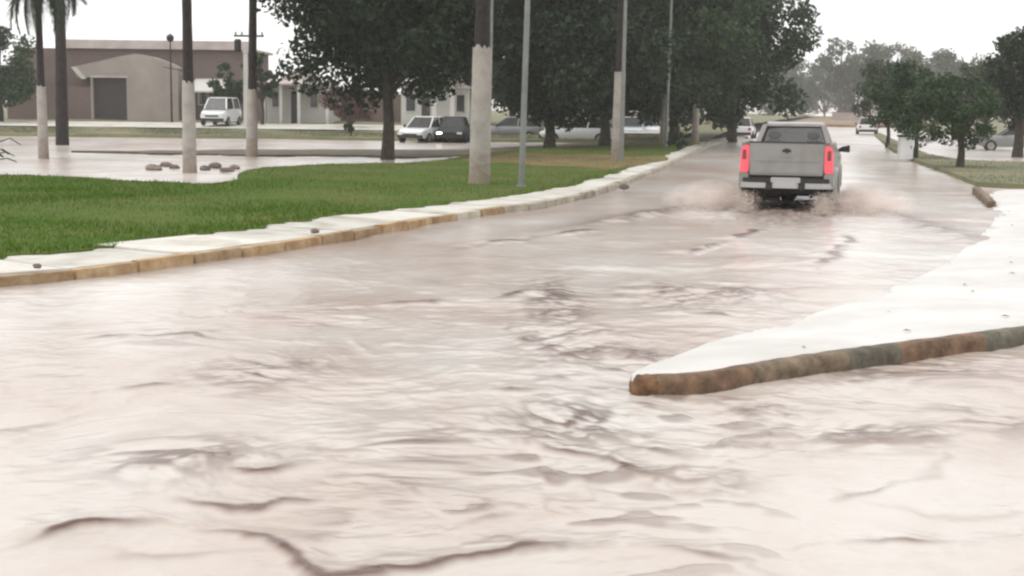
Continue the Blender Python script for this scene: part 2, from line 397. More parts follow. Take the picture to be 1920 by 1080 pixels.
# right pavement: a pale wedge that dips under the flood on its far side
RK = [xy(1185, 742), xy(1260, 742), xy(1340, 735), xy(1430, 716), xy(1600, 690), xy(1760, 668), xy(1920, 645)]
d_ = Vector(RK[-1]) - Vector(RK[-3]); RK += [tuple(Vector(RK[-1]) + d_.normalized() * k) for k in (3, 8, 14)]
RKs = resample(smooth_line(RK, 2), .1)
FAR = [xy(1232, 676), xy(1330, 638), xy(1420, 612), xy(1560, 572), xy(1690, 528), xy(1775, 484), xy(1822, 440), xy(1852, 408), xy(1846, 388), xy(1826, 360), xy(1860, 350), xy(1960, 344)]
FARs = smooth_line(FAR, 2)
def right_pavement():
    n = 60; nk = len(RKs); nf = len(FARs); V = []; Fq = []
    # resample both rims to n points, then rows between them
    def even(pl, n):
        pl = [Vector(p) for p in pl]; L = [0]
        for a, b in zip(pl[:-1], pl[1:]): L.append(L[-1] + (b - a).length)
        return [Vector((np.interp(s, L, [p.x for p in pl]), np.interp(s, L, [p.y for p in pl]))) for s in np.linspace(0, L[-1], n)]
    A = even([p + (offset(RKs, .055)[i] - p) for i, p in enumerate(RKs)], n); B = even(FARs, n); rows = 24
    for i in range(n):
        for k in range(rows + 1):
            t = k / rows; p = A[i].lerp(B[i], t)
            z = .138 * (1 - t) ** .8 + .012 * math.sin(p.x * 2.1 + p.y) * t * (1 - t) * 4 - .02 * t
            z += float(vnoise(np.array([p.x * 1.3]), np.array([p.y * 1.3]), 5)[0]) * .014 * min(1, t * 5)
            V.append((p.x, p.y, (z if k else .09) if k < rows else -.25))
    for i in range(n - 1):
        for k in range(rows): a = i * (rows + 1) + k; Fq.append((a, a + rows + 1, a + rows + 2, a + 1))
    me = np_mesh('pavement', np.array(V), np.array(Fq), M['white_concrete'], True)
    return tag(link(bpy.data.objects.new('pavement', me)), kind='structure')
right_pavement()
rkerb = tag(empty('pavement_kerb'), kind='structure')
RK1 = resample(smooth_line(RK, 2), .02); i = 0; first = True
while i < len(RK1) - 20:
    n_ = 9 if first else random.choice([30, 38, 44, 52]); j = min(i + n_, len(RK1) - 1)
    pts = RK1[i:j + 1:max(1, (j - i) // 6)]
    off = offset(RK1, 1)
    rings = []; h = .122; jx = 0
    idx = [round(i + (j - i) * k / 8) for k in range(9)]
    for k, q in enumerate(idx):
        p = RK1[q]; nn = (off[q] - p).normalized(); e = 0; tip = .55 if first and k == 0 else (.85 if first and k == 1 else 1)
        lump = [random.uniform(-.008, .008) * (k not in (0, len(idx) - 1)) for _ in range(8)]
        prof = [(0, -.25), (-.006 + lump[0], .02), (0 + lump[1], h * .55), (.012 + e * .006, h - .026 + lump[2]), (.045, h + lump[3] * .6 - e * .004), (.13, h + .006 + lump[4] * .4 - e * .004), (.19, h - .01), (.20, -.25)]
        rings.append([(p.x + nn.x * (.1 + (a - .1) * tip + jx), p.y + nn.y * (.1 + (a - .1) * tip + jx), z * (tip if z > 0 else 1) * (1.0 if first else 1)) for a, z in prof])
    MB().loft(rings).build('kerb_stone', M['kerb_tip'] if first else random.choice([M['kerb_brown'], M['kerb_brown'], M['kerb_moss'], M['kerb_rust']]), rkerb, smooth=True)
    i = j; first = False
# the small piece of broken kerb at the far corner of the pavement
kb = empty('broken_kerb', (*xy(1836, 374), 0)); tag(kb, 'short dark broken kerb stone at far corner of white pavement', 'kerb')
a, b = Vector(xy(1822, 362)), Vector(xy(1852, 388)); c = (a + b) / 2
for k in range(2):
    p, q = (a.lerp(b, .5 * k + .01) - c), (a.lerp(b, .5 * k + .48) - c)
    MB().hexa([(p.x, p.y, -.2), (q.x, q.y, -.2), (q.x + .22, q.y + .05, -.2), (p.x + .22, p.y + .05, -.2)],
              [(p.x, p.y, .16), (q.x, q.y, .14 - .03 * k), (q.x + .2, q.y + .05, .14 - .03 * k), (p.x + .2, p.y + .05, .16)]).build('kerb_stone', M['kerb_brown'], kb, bevel=.02)
kb.location = (c.x, c.y, 0)

# strip of brown verge between the two flooded side lanes, and the land behind
VERGE = [xy(u, v, .12) for u, v in [(120, 279), (220, 281), (300, 283), (480, 287), (640, 287), (760, 291), (900, 286), (1050, 276), (1340, 264)]] + [xy(u, v, .12) for u, v in [(1330, 259), (1100, 265), (880, 277), (700, 277), (480, 277), (300, 279), (200, 279.5)]]
VERGE = [(p[0] + random.uniform(-.25, .25), p[1] + random.uniform(-.35, .35)) for p in resample(VERGE + VERGE[:1], .8)][:-1]
sheet('verge', VERGE, .055, M['wet_soil'])
BACK_Y = 77.0
def back_z(y, x=0): return .15 + np.clip((np.asarray(y) - BACK_Y) * .031, 0, .62)
def back_land():
    xs = np.linspace(-110, 60, 120); ys = np.concatenate([[BACK_Y, BACK_Y + .02], np.linspace(BACK_Y + 1, 130, 60), np.linspace(135, 420, 30)])
    V = []; ix = {}; Fq = []
    for j, y in enumerate(ys):
        xr = 9.0 + max(0, y - 70) * .235          # stays left of the avenue
        for i, x in enumerate(np.linspace(-130, xr, 90)):
            V.append((x, y + (.5 * math.sin(x * .31) if j < 3 else 0), float(back_z(y)) + .03 * math.sin(x * .7 + y * .3) if j else -.4))
    n = 90
    for j in range(len(ys) - 1):
        for i in range(n - 1): Fq.append((j * n + i, j * n + i + 1, (j + 1) * n + i + 1, (j + 1) * n + i))
    return tag(link(bpy.data.objects.new('back_verge', np_mesh('back_verge', np.array(V), np.array(Fq), M['verge'], True))), kind='structure')
back_land()
# pale footway in front of the buildings
fw = [(-110, 84.5), (9, 84.5), (9.5, 91.5), (-110, 91.5)]
me = MB().add([(x, y, float(back_z(y)) + .05) for x, y in fw], [(0, 1, 2, 3)]).mesh('footway', M['concrete']); tag(link(bpy.data.objects.new('footway', me)), kind='structure')

# median with trees right of the avenue
MEDIAN = [xy(u, v, .12) for u, v in [(1640, 252), (1670, 277), (1720, 300), (1770, 317), (1832, 341), (1960, 347), (2100, 350), (2100, 303), (1900, 303), (1800, 299), (1740, 288), (1690, 268), (1650, 249)]]
sheet('median', MEDIAN, .12, M['verge'])
FAR_R = [(34, 92), (120, 88), (320, 420), (75, 420), (50, 200)]
sheet('far_verge', FAR_R, .25, M['verge'])
CROSS = [(33, 168), (49, 162), (80, 300), (60, 300)]
sheet('far_rise', CROSS, .3, M['soil'])

# ------------------------------------------------------------------ flood water
CREST = [  # lines of standing ripples, with height (m)
    ([(-150, 830), (0, 806), (108, 786)], .022), ([(-60, 1040), (0, 1022), (100, 996), (200, 986), (330, 981)], .034),
    ([(130, 1028), (250, 1042), (450, 1040)], .018), ([(350, 990), (470, 1012), (500, 1040), (580, 1074), (740, 1071), (900, 1052), (1020, 1026), (1120, 1014)], .028),
    ([(848, 978), (930, 973), (1005, 966)], .018), ([(870, 738), (960, 731), (1045, 739)], .034), ([(1000, 826), (1100, 850), (1200, 876), (1260, 897), (1320, 912), (1395, 906)], .04),
    ([(1090, 800), (1150, 822), (1230, 850), (1330, 862)], .02), ([(1400, 803), (1480, 826), (1600, 834), (1700, 834), (1760, 816), (1795, 797)], .034),
    ([(1745, 830), (1752, 868), (1738, 890), (1650, 911), (1560, 946)], .026), ([(1620, 936), (1700, 951), (1760, 962), (1920, 966), (2050, 966)], .026),
    ([(1690, 770), (1800, 775), (1870, 787)], .02), ([(1350, 770), (1420, 782), (1520, 786)], .014), ([(1640, 655), (1760, 690), (1900, 690)], .016),
    ([(700, 910), (770, 925), (800, 940)], .016), ([(1560, 1010), (1700, 1000), (1850, 1015)], .018), ([(1200, 1030), (1330, 1042), (1450, 1062)], .018),
    ([(750, 842), (850, 850), (960, 856)], .018), ([(1010, 665), (1070, 672), (1130, 668)], .035), ([(1040, 645), (1080, 628), (1120, 640)], .035), ([(1150, 665), (1210, 668), (1270, 680)], .03),
    ([(960, 610), (985, 640), (1020, 660)], .025), ([(1220, 555), (1260, 545), (1300, 552)], .025), ([(1310, 545), (1380, 542), (1430, 560)], .03), ([(1270, 588), (1340, 590), (1400, 602)], .025),
    ([(930, 565), (1000, 548), (1110, 540)], .02), ([(690, 575), (760, 570), (860, 560)], .02), ([(820, 470), (950, 452), (1130, 430)], .03), ([(1280, 475), (1360, 455), (1430, 430)], .035), ([(1540, 500), (1580, 470), (1600, 430)], .03),
    ([(130, 640), (300, 625), (520, 640)], .02), ([(200, 730), (380, 712), (560, 735)], .024), ([(120, 880), (260, 868), (420, 885), (600, 860)], .028), ([(500, 800), (620, 815), (720, 800)], .022), ([(300, 930), (480, 945), (640, 930)], .022)]
BOIL = [(1075, 645, 95, 34, .03), (1205, 668, 65, 14, .022), (1310, 900, 90, 22, .024), (1080, 795, 130, 45, .014), (1600, 815, 170, 24, .016), (800, 845, 120, 45, .012), (1250, 550, 90, 22, .022), (1380, 548, 70, 16, .02), (330, 850, 160, 40, .02), (480, 700, 120, 30, .018), (1720, 690, 220, 26, .012), (730, 900, 60, 20, .016), (1040, 560, 60, 40, .016), (1450, 780, 90, 16, .014), (1850, 790, 90, 30, .012)]
TRUCK_P = G(1471, 395); TRUCK_H = math.atan2(1628 - 960, F_PX)      # position of tail, heading from +Y to +X
td = Vector((math.sin(TRUCK_H), math.cos(TRUCK_H))); tr_ = Vector((td.y, -td.x))
tp = Vector((TRUCK_P.x, TRUCK_P.y))
def water_z(x, y):
    wx = x + .35 * vnoise(x * .9, y * .9, 31); wy = y + .35 * vnoise(x * .9, y * .9, 32)
    dist = np.hypot(x, y)
    calm = .55 + .45 * np.clip(vnoise(x * .28, y * .28, 9) * 1.6 + .35, 0, 1)
    z = .016 * vnoise(wx * .8, wy * 1.2, 1)
    rid = 1 - np.abs(vnoise(wx * 2.0, wy * 2.2, 2)); z += .007 * calm * (rid ** 3)
    near = np.clip((17 - dist) / 8, 0, 1)
    z += .0055 * calm * vnoise(wx * 4.4, wy * 4.8, 3) + .0022 * calm * vnoise(wx * 9, wy * 10, 4)
    sel = np.clip(vnoise(x * .55, y * .8, 14) * 2 + .1, 0, 1)
    frag = np.clip(vnoise(x * 1.6, y * 2.6, 18) * 1.8 + .45, 0, 1)
    n1 = np.abs(vnoise(wx * 1.3, wy * 1.6, 15)); web = np.exp(-(n1 / .13) ** 2) * sel * frag; webs = np.exp(-(n1 / .05) ** 2) * sel * frag
    m2_ = np.clip(vnoise(x * .7, y * 1.0, 17) * 2, 0, 1) * frag; n2 = np.abs(vnoise(wx * 3.0, wy * 3.6, 16)); web2 = np.exp(-(n2 / .2) ** 2) * m2_; web2s = np.exp(-(n2 / .09) ** 2) * m2_
    z += near * (.016 * web + .009 * web2)
    z += .0016 * calm * vnoise(wx * 19, wy * 20, 6)
    dash = np.clip((vnoise(wx * 3.4, wy * 4.8, 19) + .45 * vnoise(wx * 8, wy * 11, 20) - .42) * 2.6, 0, 1)
    zone = np.clip(vnoise(x * .42, y * .5, 25) * 2.2 + .25, 0, 1) * np.clip((15 - dist) / 5, 0, 1)
    z += dash * zone * .012
    silt_shade = near * .18 * web2s + dash * zone * .62  # painted shade: small ripple faces darkened as if reflecting less sky
    jx = x + .09 * vnoise(x * 2.2, y * 2.2, 21) + .05 * vnoise(x * 6, y * 6, 22); jy = y + .09 * vnoise(x * 2.2, y * 2.2, 23) + .055 * vnoise(x * 6, y * 6, 24) + .02 * vnoise(x * 14, y * 14, 26)
    for pl, h in CREST:
        q = [tuple(p) for p in smooth_line([xy(*c) for c in pl], 1)]
        bx = [p[0] for p in q]; by = [p[1] for p in q]
        m_ = (x > min(bx) - 1) & (x < max(bx) + 1) & (y > min(by) - 1) & (y < max(by) + 1)
        if not m_.any(): continue
        d, s = seg_dist(jx[m_], jy[m_], q)
        Y0 = sum(by) / len(by); wd = .024 + .0030 * Y0
        end = np.minimum(np.hypot(x[m_] - q[0][0], y[m_] - q[0][1]), np.hypot(x[m_] - q[-1][0], y[m_] - q[-1][1])); fade = np.clip(end / .35, 0, 1)
        mod = .2 + .95 * np.clip(vnoise(x[m_] * 2.2, y[m_] * 2.2, 41) * 1.3 + .5, 0, 1)
        left = np.where(s > 0, wd * 4.5, wd * 1.15)              # gentle behind, steep towards the viewer
        z[m_] += h * mod * np.exp(-(d / left) ** 2) * (.25 + .75 * fade)
        silt_shade[m_] = np.maximum(silt_shade[m_], np.exp(-(d / (wd * .9)) ** 2) * fade * np.clip(mod * 1.25, 0, 1.1) * min(1, h / .022))  # shade of the steep crest front, painted into the water colour
    for u, v, ru, rv, a in BOIL:
        c = G(u, v); e1 = G(u + ru, v); e2 = G(u, v - rv)
        r1 = (e1 - c).length; r2 = max((e2 - c).length, .25)
        k = np.exp(-((x - c.x) / r1) ** 2 - ((y - c.y) / r2) ** 2)
        t = np.abs(vnoise(wx * 3.2, wy * 3.8, 51)) + .6 * np.abs(vnoise(wx * 7.5, wy * 8.5, 52)) + .2 * vnoise(wx * 17, wy * 19, 53)
        z += .8 * a * k * (1.3 - t)
        silt_shade = np.maximum(silt_shade, k * np.clip(1.6 - t * 2.0, 0, 1) * min(1, a / .014))
    # wake of the pickup: two ridges that open behind it, churned water between
    rx, ry = x - tp.x, y - tp.y
    along = -(rx * td.x + ry * td.y); lat = rx * tr_.x + ry * tr_.y
    on = np.clip((along + 4.5) / 1.5, 0, 1) * np.clip((7 - along) / 5, 0, 1)
    off_ = .95 + .22 * np.clip(along + 4.2, 0, 20)
    z += on * .10 * np.exp(-((np.abs(lat) - off_) / .28) ** 2) * (.5 + .5 * vnoise(x * 3, y * 3, 61))
    churn = np.clip((along + 4) / 1, 0, 1) * np.clip((5 - along) / 4, 0, 1) * np.exp(-(lat / 1.3) ** 2)
    z += churn * .05 * (vnoise(x * 5, y * 5, 62) + .6 * vnoise(x * 11, y * 11, 63))
    silt_shade = np.maximum(silt_shade, .75 * on * np.exp(-((np.abs(lat) - off_ * 1.05) / .5) ** 2)); silt_shade = np.maximum(silt_shade, churn * .7)
    # the kerb on the left colours the water with clay
    d, s = seg_dist(x, y, [tuple(p) for p in klr[::4]])
    silt_shade = np.maximum(silt_shade, .55 * np.exp(-(d / .55) ** 2) * np.clip(1 - (dist - 14) / 40, 0, 1))
    fadef = np.clip(1 - (dist - 60) / 60, .15, 1)
    return (z - .012) * fadef, silt_shade
def flood():
    rr = [0.5, 1.2, 2.0, 2.8, 3.5, 4.0]
    while rr[-1] < 14: rr.append(rr[-1] * 1.0024)
    while rr[-1] < 62: rr.append(rr[-1] * 1.0045)
    while rr[-1] < 900: rr.append(rr[-1] * 1.02)
    th = np.concatenate([np.linspace(-75, -27, 60, endpoint=False), np.linspace(-26, 26, 540), np.linspace(27.8, 75, 60)])
    T, RR = np.meshgrid(np.radians(th), np.array(rr)); X = (RR * np.sin(T)).ravel(); Y = (RR * np.cos(T)).ravel()
    Z, silt_shade = water_z(X, Y)
    n = len(th); k = len(rr); a = (np.arange(k - 1)[:, None] * n + np.arange(n - 1)[None, :]).ravel()
    Fq = np.stack([a, a + 1, a + n + 1, a + n], 1)[:, ::-1]
    me = np_mesh('flood_water', np.stack([X, Y, Z], 1), Fq, M['water'], True)
    at = me.attributes.new('silt_shade', 'FLOAT', 'POINT'); at.data.foreach_set('value', silt_shade.astype(np.float32))
    return tag(link(bpy.data.objects.new('flood_water', me)), kind='structure')
flood()

# ------------------------------------------------------------------ grass blades on the lawn
def blades(name, poly, z, n, h, wid, m, near=0, dens=None):
    xs = [p[0] for p in poly]; ys = [p[1] for p in poly]
    x = RNG.uniform(min(xs), max(xs), n * 4); y = RNG.uniform(min(ys), max(ys), n * 4)
    keep = inside(x, y, poly)
    keep &= RNG.random(len(x)) < np.clip((24 / np.maximum(y, 1)) ** 1.2, .1, 1)
    if dens is not None: keep &= RNG.random(len(x)) < dens(x, y)
    x = x[keep][:n]; y = y[keep][:n]; n = len(x)
    if n == 0: return
    a = RNG.uniform(0, 2 * math.pi, n); hh = h * RNG.uniform(.5, 1.3, n) * (1 + .5 * vnoise(x * .8, y * .8, 71)); ln = RNG.uniform(.1, .7, n) * hh
    wv = wid * RNG.uniform(.7, 1.3, n); b = RNG.uniform(0, 2 * math.pi, n)
    zz = z(y) if callable(z) else np.full(n, z)
    V = np.empty((n, 3, 3)); V[:, 0] = np.stack([x - np.cos(a) * wv, y - np.sin(a) * wv, zz - .01], 1); V[:, 1] = np.stack([x + np.cos(a) * wv, y + np.sin(a) * wv, zz - .01], 1)
    V[:, 2] = np.stack([x + np.cos(b) * ln, y + np.sin(b) * ln, zz + hh], 1)
    me = np_mesh(name, V.reshape(-1, 3), np.arange(n * 3).reshape(-1, 3), m)
    return link(bpy.data.objects.new(name, me))
patch = lambda x, y: np.clip(.7 + .9 * vnoise(x * .35, y * .35, 81), .10, 1)
g1 = blades('grass', LAWN, LZ, 230000, .05, .007, M['grass'], dens=lambda x, y: patch(x, y) * np.clip((42 - y) / 14, .1, 1) * (1 - .55 * np.clip((x + 8) / 8, 0, 1) * np.clip((y - 23) / 8, 0, 1))); tag(g1, 'short wet green grass covering the lawn beside the avenue', 'grass', kind='stuff')
EDGE = [tuple(p) for p in lawn_near if p.y < 45] ; EI = [tuple(p) for p in offset([Vector(p) for p in EDGE], .28)]; EO = [tuple(p) for p in offset([Vector(p) for p in EDGE], -.05)]
ge = blades('edge_grass', EO + EI[::-1], LZ, 26000, .075, .007, M['grass']); tag(ge, 'ragged longer grass fringe along the paved path', 'grass', kind='stuff')
g2 = blades('dry_grass', LAWN, LZ, 70000, .055, .007, M['grass_dry'], dens=lambda x, y: np.clip(.10 - .4 * vnoise(x * .35, y * .35, 81), .02, .5) + np.clip((y - 30) / 18, 0, .6) + .35 * np.clip((x + 8) / 8, 0, 1) * np.clip((y - 23) / 8, 0, 1)); tag(g2, 'dry straw coloured grass scattered through the lawn and its far end', 'grass', kind='stuff')
bl = [(-45, BACK_Y + .6), (9, BACK_Y + .6), (11, 84), (-45, 84)]
g3 = blades('verge_grass', bl, lambda y: back_z(y), 30000, .07, .012, M['grass_olive']); tag(g3, 'greyish rough grass on the verge in front of the buildings', 'grass', kind='stuff')
g4 = blades('median_grass', [p for p in MEDIAN], .12, 26000, .05, .010, M['grass_olive']); tag(g4, 'thin olive grass on the tree lined median', 'grass', kind='stuff')

# ------------------------------------------------------------------ pickup
def wheel(parent, x, y, r, wd, side):
    w_ = MB(); prof = [(-wd / 2, r * .62), (-wd / 2, r * .93), (-wd / 2 + .03, r), (wd / 2 - .03, r), (wd / 2, r * .93), (wd / 2, r * .62)]
    rings = [[(px, pr * math.cos(t), pr * math.sin(t)) for px, pr in prof] for t in [2 * math.pi * k / 24 for k in range(25)]]
    w_.loft(rings, cap=False)
    o = w_.build('tyre', M['rubber'], None, smooth=True)
    e = bpy.data.objects.new('wheel', o.data); link(e, parent); e.location = (x, y, r); bpy.data.objects.remove(o)
    rm = MB(); rings = [[(px, pr * math.cos(t), pr * math.sin(t)) for px, pr in [(side * wd * .3, .02), (side * wd * .36, r * .22), (side * wd * .28, r * .5), (side * wd * .4, r * .64), (-side * wd * .4, r * .64)]] for t in [2 * math.pi * k / 20 for k in range(21)]]
    rm.loft(rings, cap=False).build('rim', M['rim'], e, smooth=True)
    return e

def pickup():
    T = empty('pickup_truck', (tp.x, tp.y, -.09), -TRUCK_H); T.scale = (1.07, 1.04, 1.05)
    tag(T, 'silver pickup truck with lit tail lights ploughing through the flooded avenue', 'pickup truck')
    W = .865; L = 5.0; wr = .345
    ya, yf = 1.12, 4.05      # axles
    def arch(yc, r, z0): return [(yc + r * math.cos(t), .34 + r * math.sin(t)) for t in [math.pi * k / 10 for k in range(11)]]
    # side skins with wheel arches; the upper edge follows bed rail, cab sill and bonnet
    outline = [(.06, .50)] + [(y, z) for y, z in reversed(arch(ya, .46, 0))] + [(1.75, .40), (3.45, .40)] + [(y, z) for y, z in reversed(arch(yf, .46, 0))] + [(4.72, .45), (4.95, .55), (4.98, .80), (4.90, .98), (3.75, 1.10), (3.55, 1.12), (2.02, 1.22), (1.95, 1.33), (.04, 1.33)]
    for s in (-1, 1):
        n = len(outline); rings = []
        for dx, tz in ((-.10, 0), (-.03, 0), (0, .5), (0, .75), (-.02, 1), (-.055, 1.0)):
            pass
        # outer skin bulges at mid height: built as layers of the outline scaled in z
        def skin(x, inset): return [(s * x, y, z) for y, z in outline]
        mb = MB(); V0 = [(s * (W - .11), y, z) for y, z in outline]
        V1 = [(s * (W - .05 * max(0, (z - 1.05) / .28) - .05 * max(0, (.62 - z) / .25)), y, z) for y, z in outline]
        mb.add(V0 + V1, [tuple(range(n)), tuple(range(2 * n - 1, n - 1, -1))] + [(i_, (i_ + 1) % n, n + (i_ + 1) % n, n + i_) for i_ in range(n)])
        mb.build('body_side', M['silver'], T, smooth=True, bevel=.014)
        # wheel arch flare and dark liner
        for yc in (ya, yf):
            fl = MB(); rings = []
            for k in range(11):
                t = math.pi * k / 10; c_, s_ = math.cos(t), math.sin(t)
                rings.append([(s * (W - .03), yc + .455 * c_, .34 + .455 * s_), (s * (W + .035), yc + .46 * c_, .34 + .46 * s_), (s * (W + .03), yc + .50 * c_, .34 + .50 * s_), (s * (W - .03), yc + .54 * c_, .34 + .54 * s_)])
            fl.loft(rings).build('arch_flare', M['silver'], T, smooth=True)
            MB().box(min(s * .5, s * (W - .12)), max(s * .5, s * (W - .12)), yc - .44, yc + .44, .42, .83).build('arch_liner', M['under'], T)
        for yc in (ya, yf): wheel(T, s * (W - .10), yc, wr, .22, s)
        MB().box(min(s * .56, s * .84), max(s * .56, s * .84), .60, .62, .17, .50).build('mud_flap', M['under'], T)
    # bed
    MB().box(-W + .11, W - .11, .10, 1.98, .66, .72).build('bed_floor', M['plastic'], T)
    MB().box(-W + .11, W - .11, 1.90, 1.99, .72, 1.30).build('bed_front_wall', M['silver'], T)
    tg = MB().hexa([(-.655, -.02, .735), (.655, -.02, .735), (.655, .07, .735), (-.655, .07, .735)], [(-.67, .015, 1.33), (.67, .015, 1.33), (.67, .08, 1.33), (-.67, .08, 1.33)]).build('tailgate', M['silver'], T, bevel=.018)
    MB().hexa([(-.60, -.031, .77), (.60, -.031, .77), (.60, -.0, .77), (-.60, -.0, .77)], [(-.60, -.020, .93), (.60, -.020, .93), (.60, .01, .93), (-.60, .01, .93)]).build('lower_panel', M['silver'], tg, bevel=.012)
    MB().hexa([(-.60, -.017, .985), (.60, -.017, .985), (.60, .01, .985), (-.60, .01, .985)], [(-.60, -.001, 1.27), (.60, -.001, 1.27), (.60, .02, 1.27), (-.60, .02, 1.27)]).build('upper_panel', M['silver'], tg, bevel=.012)
    MB().box(-.67, .67, .004, .10, 1.332, 1.352).build('tailgate_cap', M['plastic'], tg, bevel=.006)
    # emblem: a bow tie shaped badge
    MB().prism([(-.085, 1.165), (-.03, 1.165), (-.03, 1.148), (.035, 1.148), (.035, 1.165), (.085, 1.165), (.07, 1.215), (.03, 1.215), (.03, 1.232), (-.035, 1.232), (-.035, 1.215), (-.07, 1.215)], -.018, .0, 'y').build('badge', M['plastic'], tg)
    MB().box(-.09, .09, -.022, -.005, 1.06, 1.11).build('handle', M['grey_paint'], tg, bevel=.006)
    for s in (-1, 1):
        x0, x1 = sorted((s * .672, s * .835))
        l = MB().hexa([(x0, -.03, .78), (x1, -.03 + .035, .78), (x1, .08, .78), (x0, .08, .78)] if s > 0 else [(x0, .005, .78), (x1, -.03, .78), (x1, .08, .78), (x0, .08, .78)],
                      [(x0, -.0, 1.29), (x1 - .02, .035, 1.27), (x1 - .02, .09, 1.27), (x0, .09, 1.29)] if s > 0 else [(x0 + .02, .035, 1.27), (x1, 0, 1.29), (x1, .09, 1.29), (x0 + .02, .09, 1.27)]).build('tail_light', M['tail'], T, bevel=.02)
        xc = s * .755
        MB().hexa([(xc - .035, -.032, 1.02), (xc + .035, -.032, 1.02), (xc + .035, .02, 1.02), (xc - .035, .02, 1.02)], [(xc - .03, -.012, 1.20), (xc + .03, -.012, 1.20), (xc + .03, .03, 1.20), (xc - .03, .03, 1.20)]).build('lens', M['tail_core'], l, bevel=.008)
        MB().box(*sorted((s * .672, s * .84)), .0, .08, .56, .775).build('rear_quarter', M['silver'], T, bevel=.012)
    # rear bumper with steps
    bp = MB().prism([(-.84, .10), (-.80, -.05), (-.62, -.11), (.62, -.11), (.80, -.05), (.84, .10)], .50, .60, 'z').build('rear_bumper', M['chrome'], T, bevel=.015)
    for s in (-1, 1):
        MB().prism([(s * .78, .02), (s * .76, -.03), (s * .60, -.085), (s * .27, -.085), (s * .27, .02)], .602, .685, 'z').build('step_pad', M['plastic'], bp, bevel=.008)
        MB().box(*sorted((s * .22, s * .36)), -.118, -.05, .47, .60).build('bumper_recess', M['plastic'], bp, bevel=.01)
    MB().prism([(-.265, .02), (-.265, -.085), (.265, -.085), (.265, .02)], .602, .70, 'z').build('centre_step', M['chrome'], bp, bevel=.012)
    MB().box(-.20, .20, -.128, -.112, .505, .635).build('number_plate', M['plate'], T, bevel=.004)
    MB().box(-.72, .72, .02, .12, .69, .735).build('tailgate_gap', M['under'], T)
    # chassis
    MB().box(-.62, .62, .12, 4.7, .40, .56).build('chassis', M['under'], T)
    ax = MB().tube([(-.72, ya, .345), (-.16, ya, .345), (-.1, ya, .345), (.1, ya, .345), (.16, ya, .345), (.72, ya, .345)], [.05, .05, .14, .14, .05, .05], 12).build('rear_axle', M['under'], T, smooth=True)
    MB().tube([(.46, .0, .36), (.46, .5, .38), (.4, 1.6, .40)], .035, 10).build('exhaust_pipe', M['dark_metal'], T, smooth=True)
    MB().box(-.5, -.05, .25, .75, .24, .40).build('spare_wheel_carrier', M['under'], T, bevel=.08)
    # cab
    y0, y1 = 2.02, 3.62
    MB().box(-.76, .76, 2.0, 3.6, .56, .62).build('cab_floor', M['plastic'], T)
    MB().box(-.755, .755, 2.0, 2.05, .62, 1.20).build('cab_back', M['silver'], T)
    roof = MB().loft([[(-.55, 2.22, 1.615), (.55, 2.22, 1.615), (.50, 2.24, 1.665), (-.50, 2.24, 1.665)], [(-.585, 2.5, 1.64), (.585, 2.5, 1.64), (.53, 2.5, 1.70), (-.53, 2.5, 1.70)], [(-.585, 2.85, 1.635), (.585, 2.85, 1.635), (.53, 2.85, 1.695), (-.53, 2.85, 1.695)], [(-.56, 3.05, 1.60), (.56, 3.05, 1.60), (.51, 3.03, 1.65), (-.51, 3.03, 1.65)]]).build('roof', M['silver'], T, smooth=True)
    for s in (-1, 1):
        q = lambda a, b, wx, wy, nm: MB().hexa([(a[0] - wx, a[1] - wy, a[2]), (a[0] + wx, a[1] - wy, a[2]), (a[0] + wx, a[1] + wy, a[2]), (a[0] - wx, a[1] + wy, a[2])], [(b[0] - wx, b[1] - wy, b[2]), (b[0] + wx, b[1] - wy, b[2]), (b[0] + wx, b[1] + wy, b[2]), (b[0] - wx, b[1] + wy, b[2])]).build(nm, M['silver'], T, bevel=.012)
        q((s * .705, 2.09, 1.20), (s * .555, 2.28, 1.65), .05, .07, 'rear_pillar')
        q((s * .74, 3.58, 1.10), (s * .555, 3.02, 1.63), .03, .04, 'front_pillar')
        MB().add([(s * .765, 2.16, 1.20), (s * .768, 3.55, 1.11), (s * .585, 2.99, 1.62), (s * .585, 2.34, 1.62)], [(0, 1, 2, 3)]).build('side_window', M['glass'], T)
        m_ = MB().loft([[(s * .80, 3.18, 1.10), (s * .80, 3.26, 1.10), (s * .80, 3.26, 1.13), (s * .80, 3.18, 1.13)], [(s * .90, 3.14, 1.10), (s * .90, 3.26, 1.10), (s * .90, 3.26, 1.20), (s * .90, 3.14, 1.20)], [(s * 1.06, 3.12, 1.09), (s * 1.06, 3.22, 1.09), (s * 1.06, 3.22, 1.24), (s * 1.06, 3.12, 1.24)]]).build('side_mirror', M['plastic'], T, smooth=True, bevel=.012)
        MB().box(*sorted((s * (W + .001), s * (W + .018))), 2.62, 2.78, .98, 1.01).build('door_handle', M['plastic'], T, bevel=.004)
        # seats
        MB().hexa([(s * .37 - .23, 2.55, .62), (s * .37 + .23, 2.55, .62), (s * .37 + .23, 3.05, .62), (s * .37 - .23, 3.05, .62)], [(s * .37 - .23, 2.5, .82), (s * .37 + .23, 2.5, .82), (s * .37 + .23, 3.05, .86), (s * .37 - .23, 3.05, .86)]).build('seat', M['seat'], T, bevel=.04)
        bk = MB().hexa([(s * .37 - .22, 2.45, .8), (s * .37 + .22, 2.45, .8), (s * .37 + .22, 2.6, .8), (s * .37 - .22, 2.6, .8)], [(s * .37 - .18, 2.30, 1.33), (s * .37 + .18, 2.30, 1.33), (s * .37 + .18, 2.40, 1.33), (s * .37 - .18, 2.40, 1.33)]).build('seat_back', M['seat'], T, bevel=.04)
        MB().box(s * .37 - .12, s * .37 + .12, 2.27, 2.36, 1.35, 1.50).build('headrest', M['seat'], bk, bevel=.035)
        MB().box(*sorted((s * .50, s * .80)), 4.90, 4.99, .72, .90).build('headlight', M['head'], T, bevel=.02)
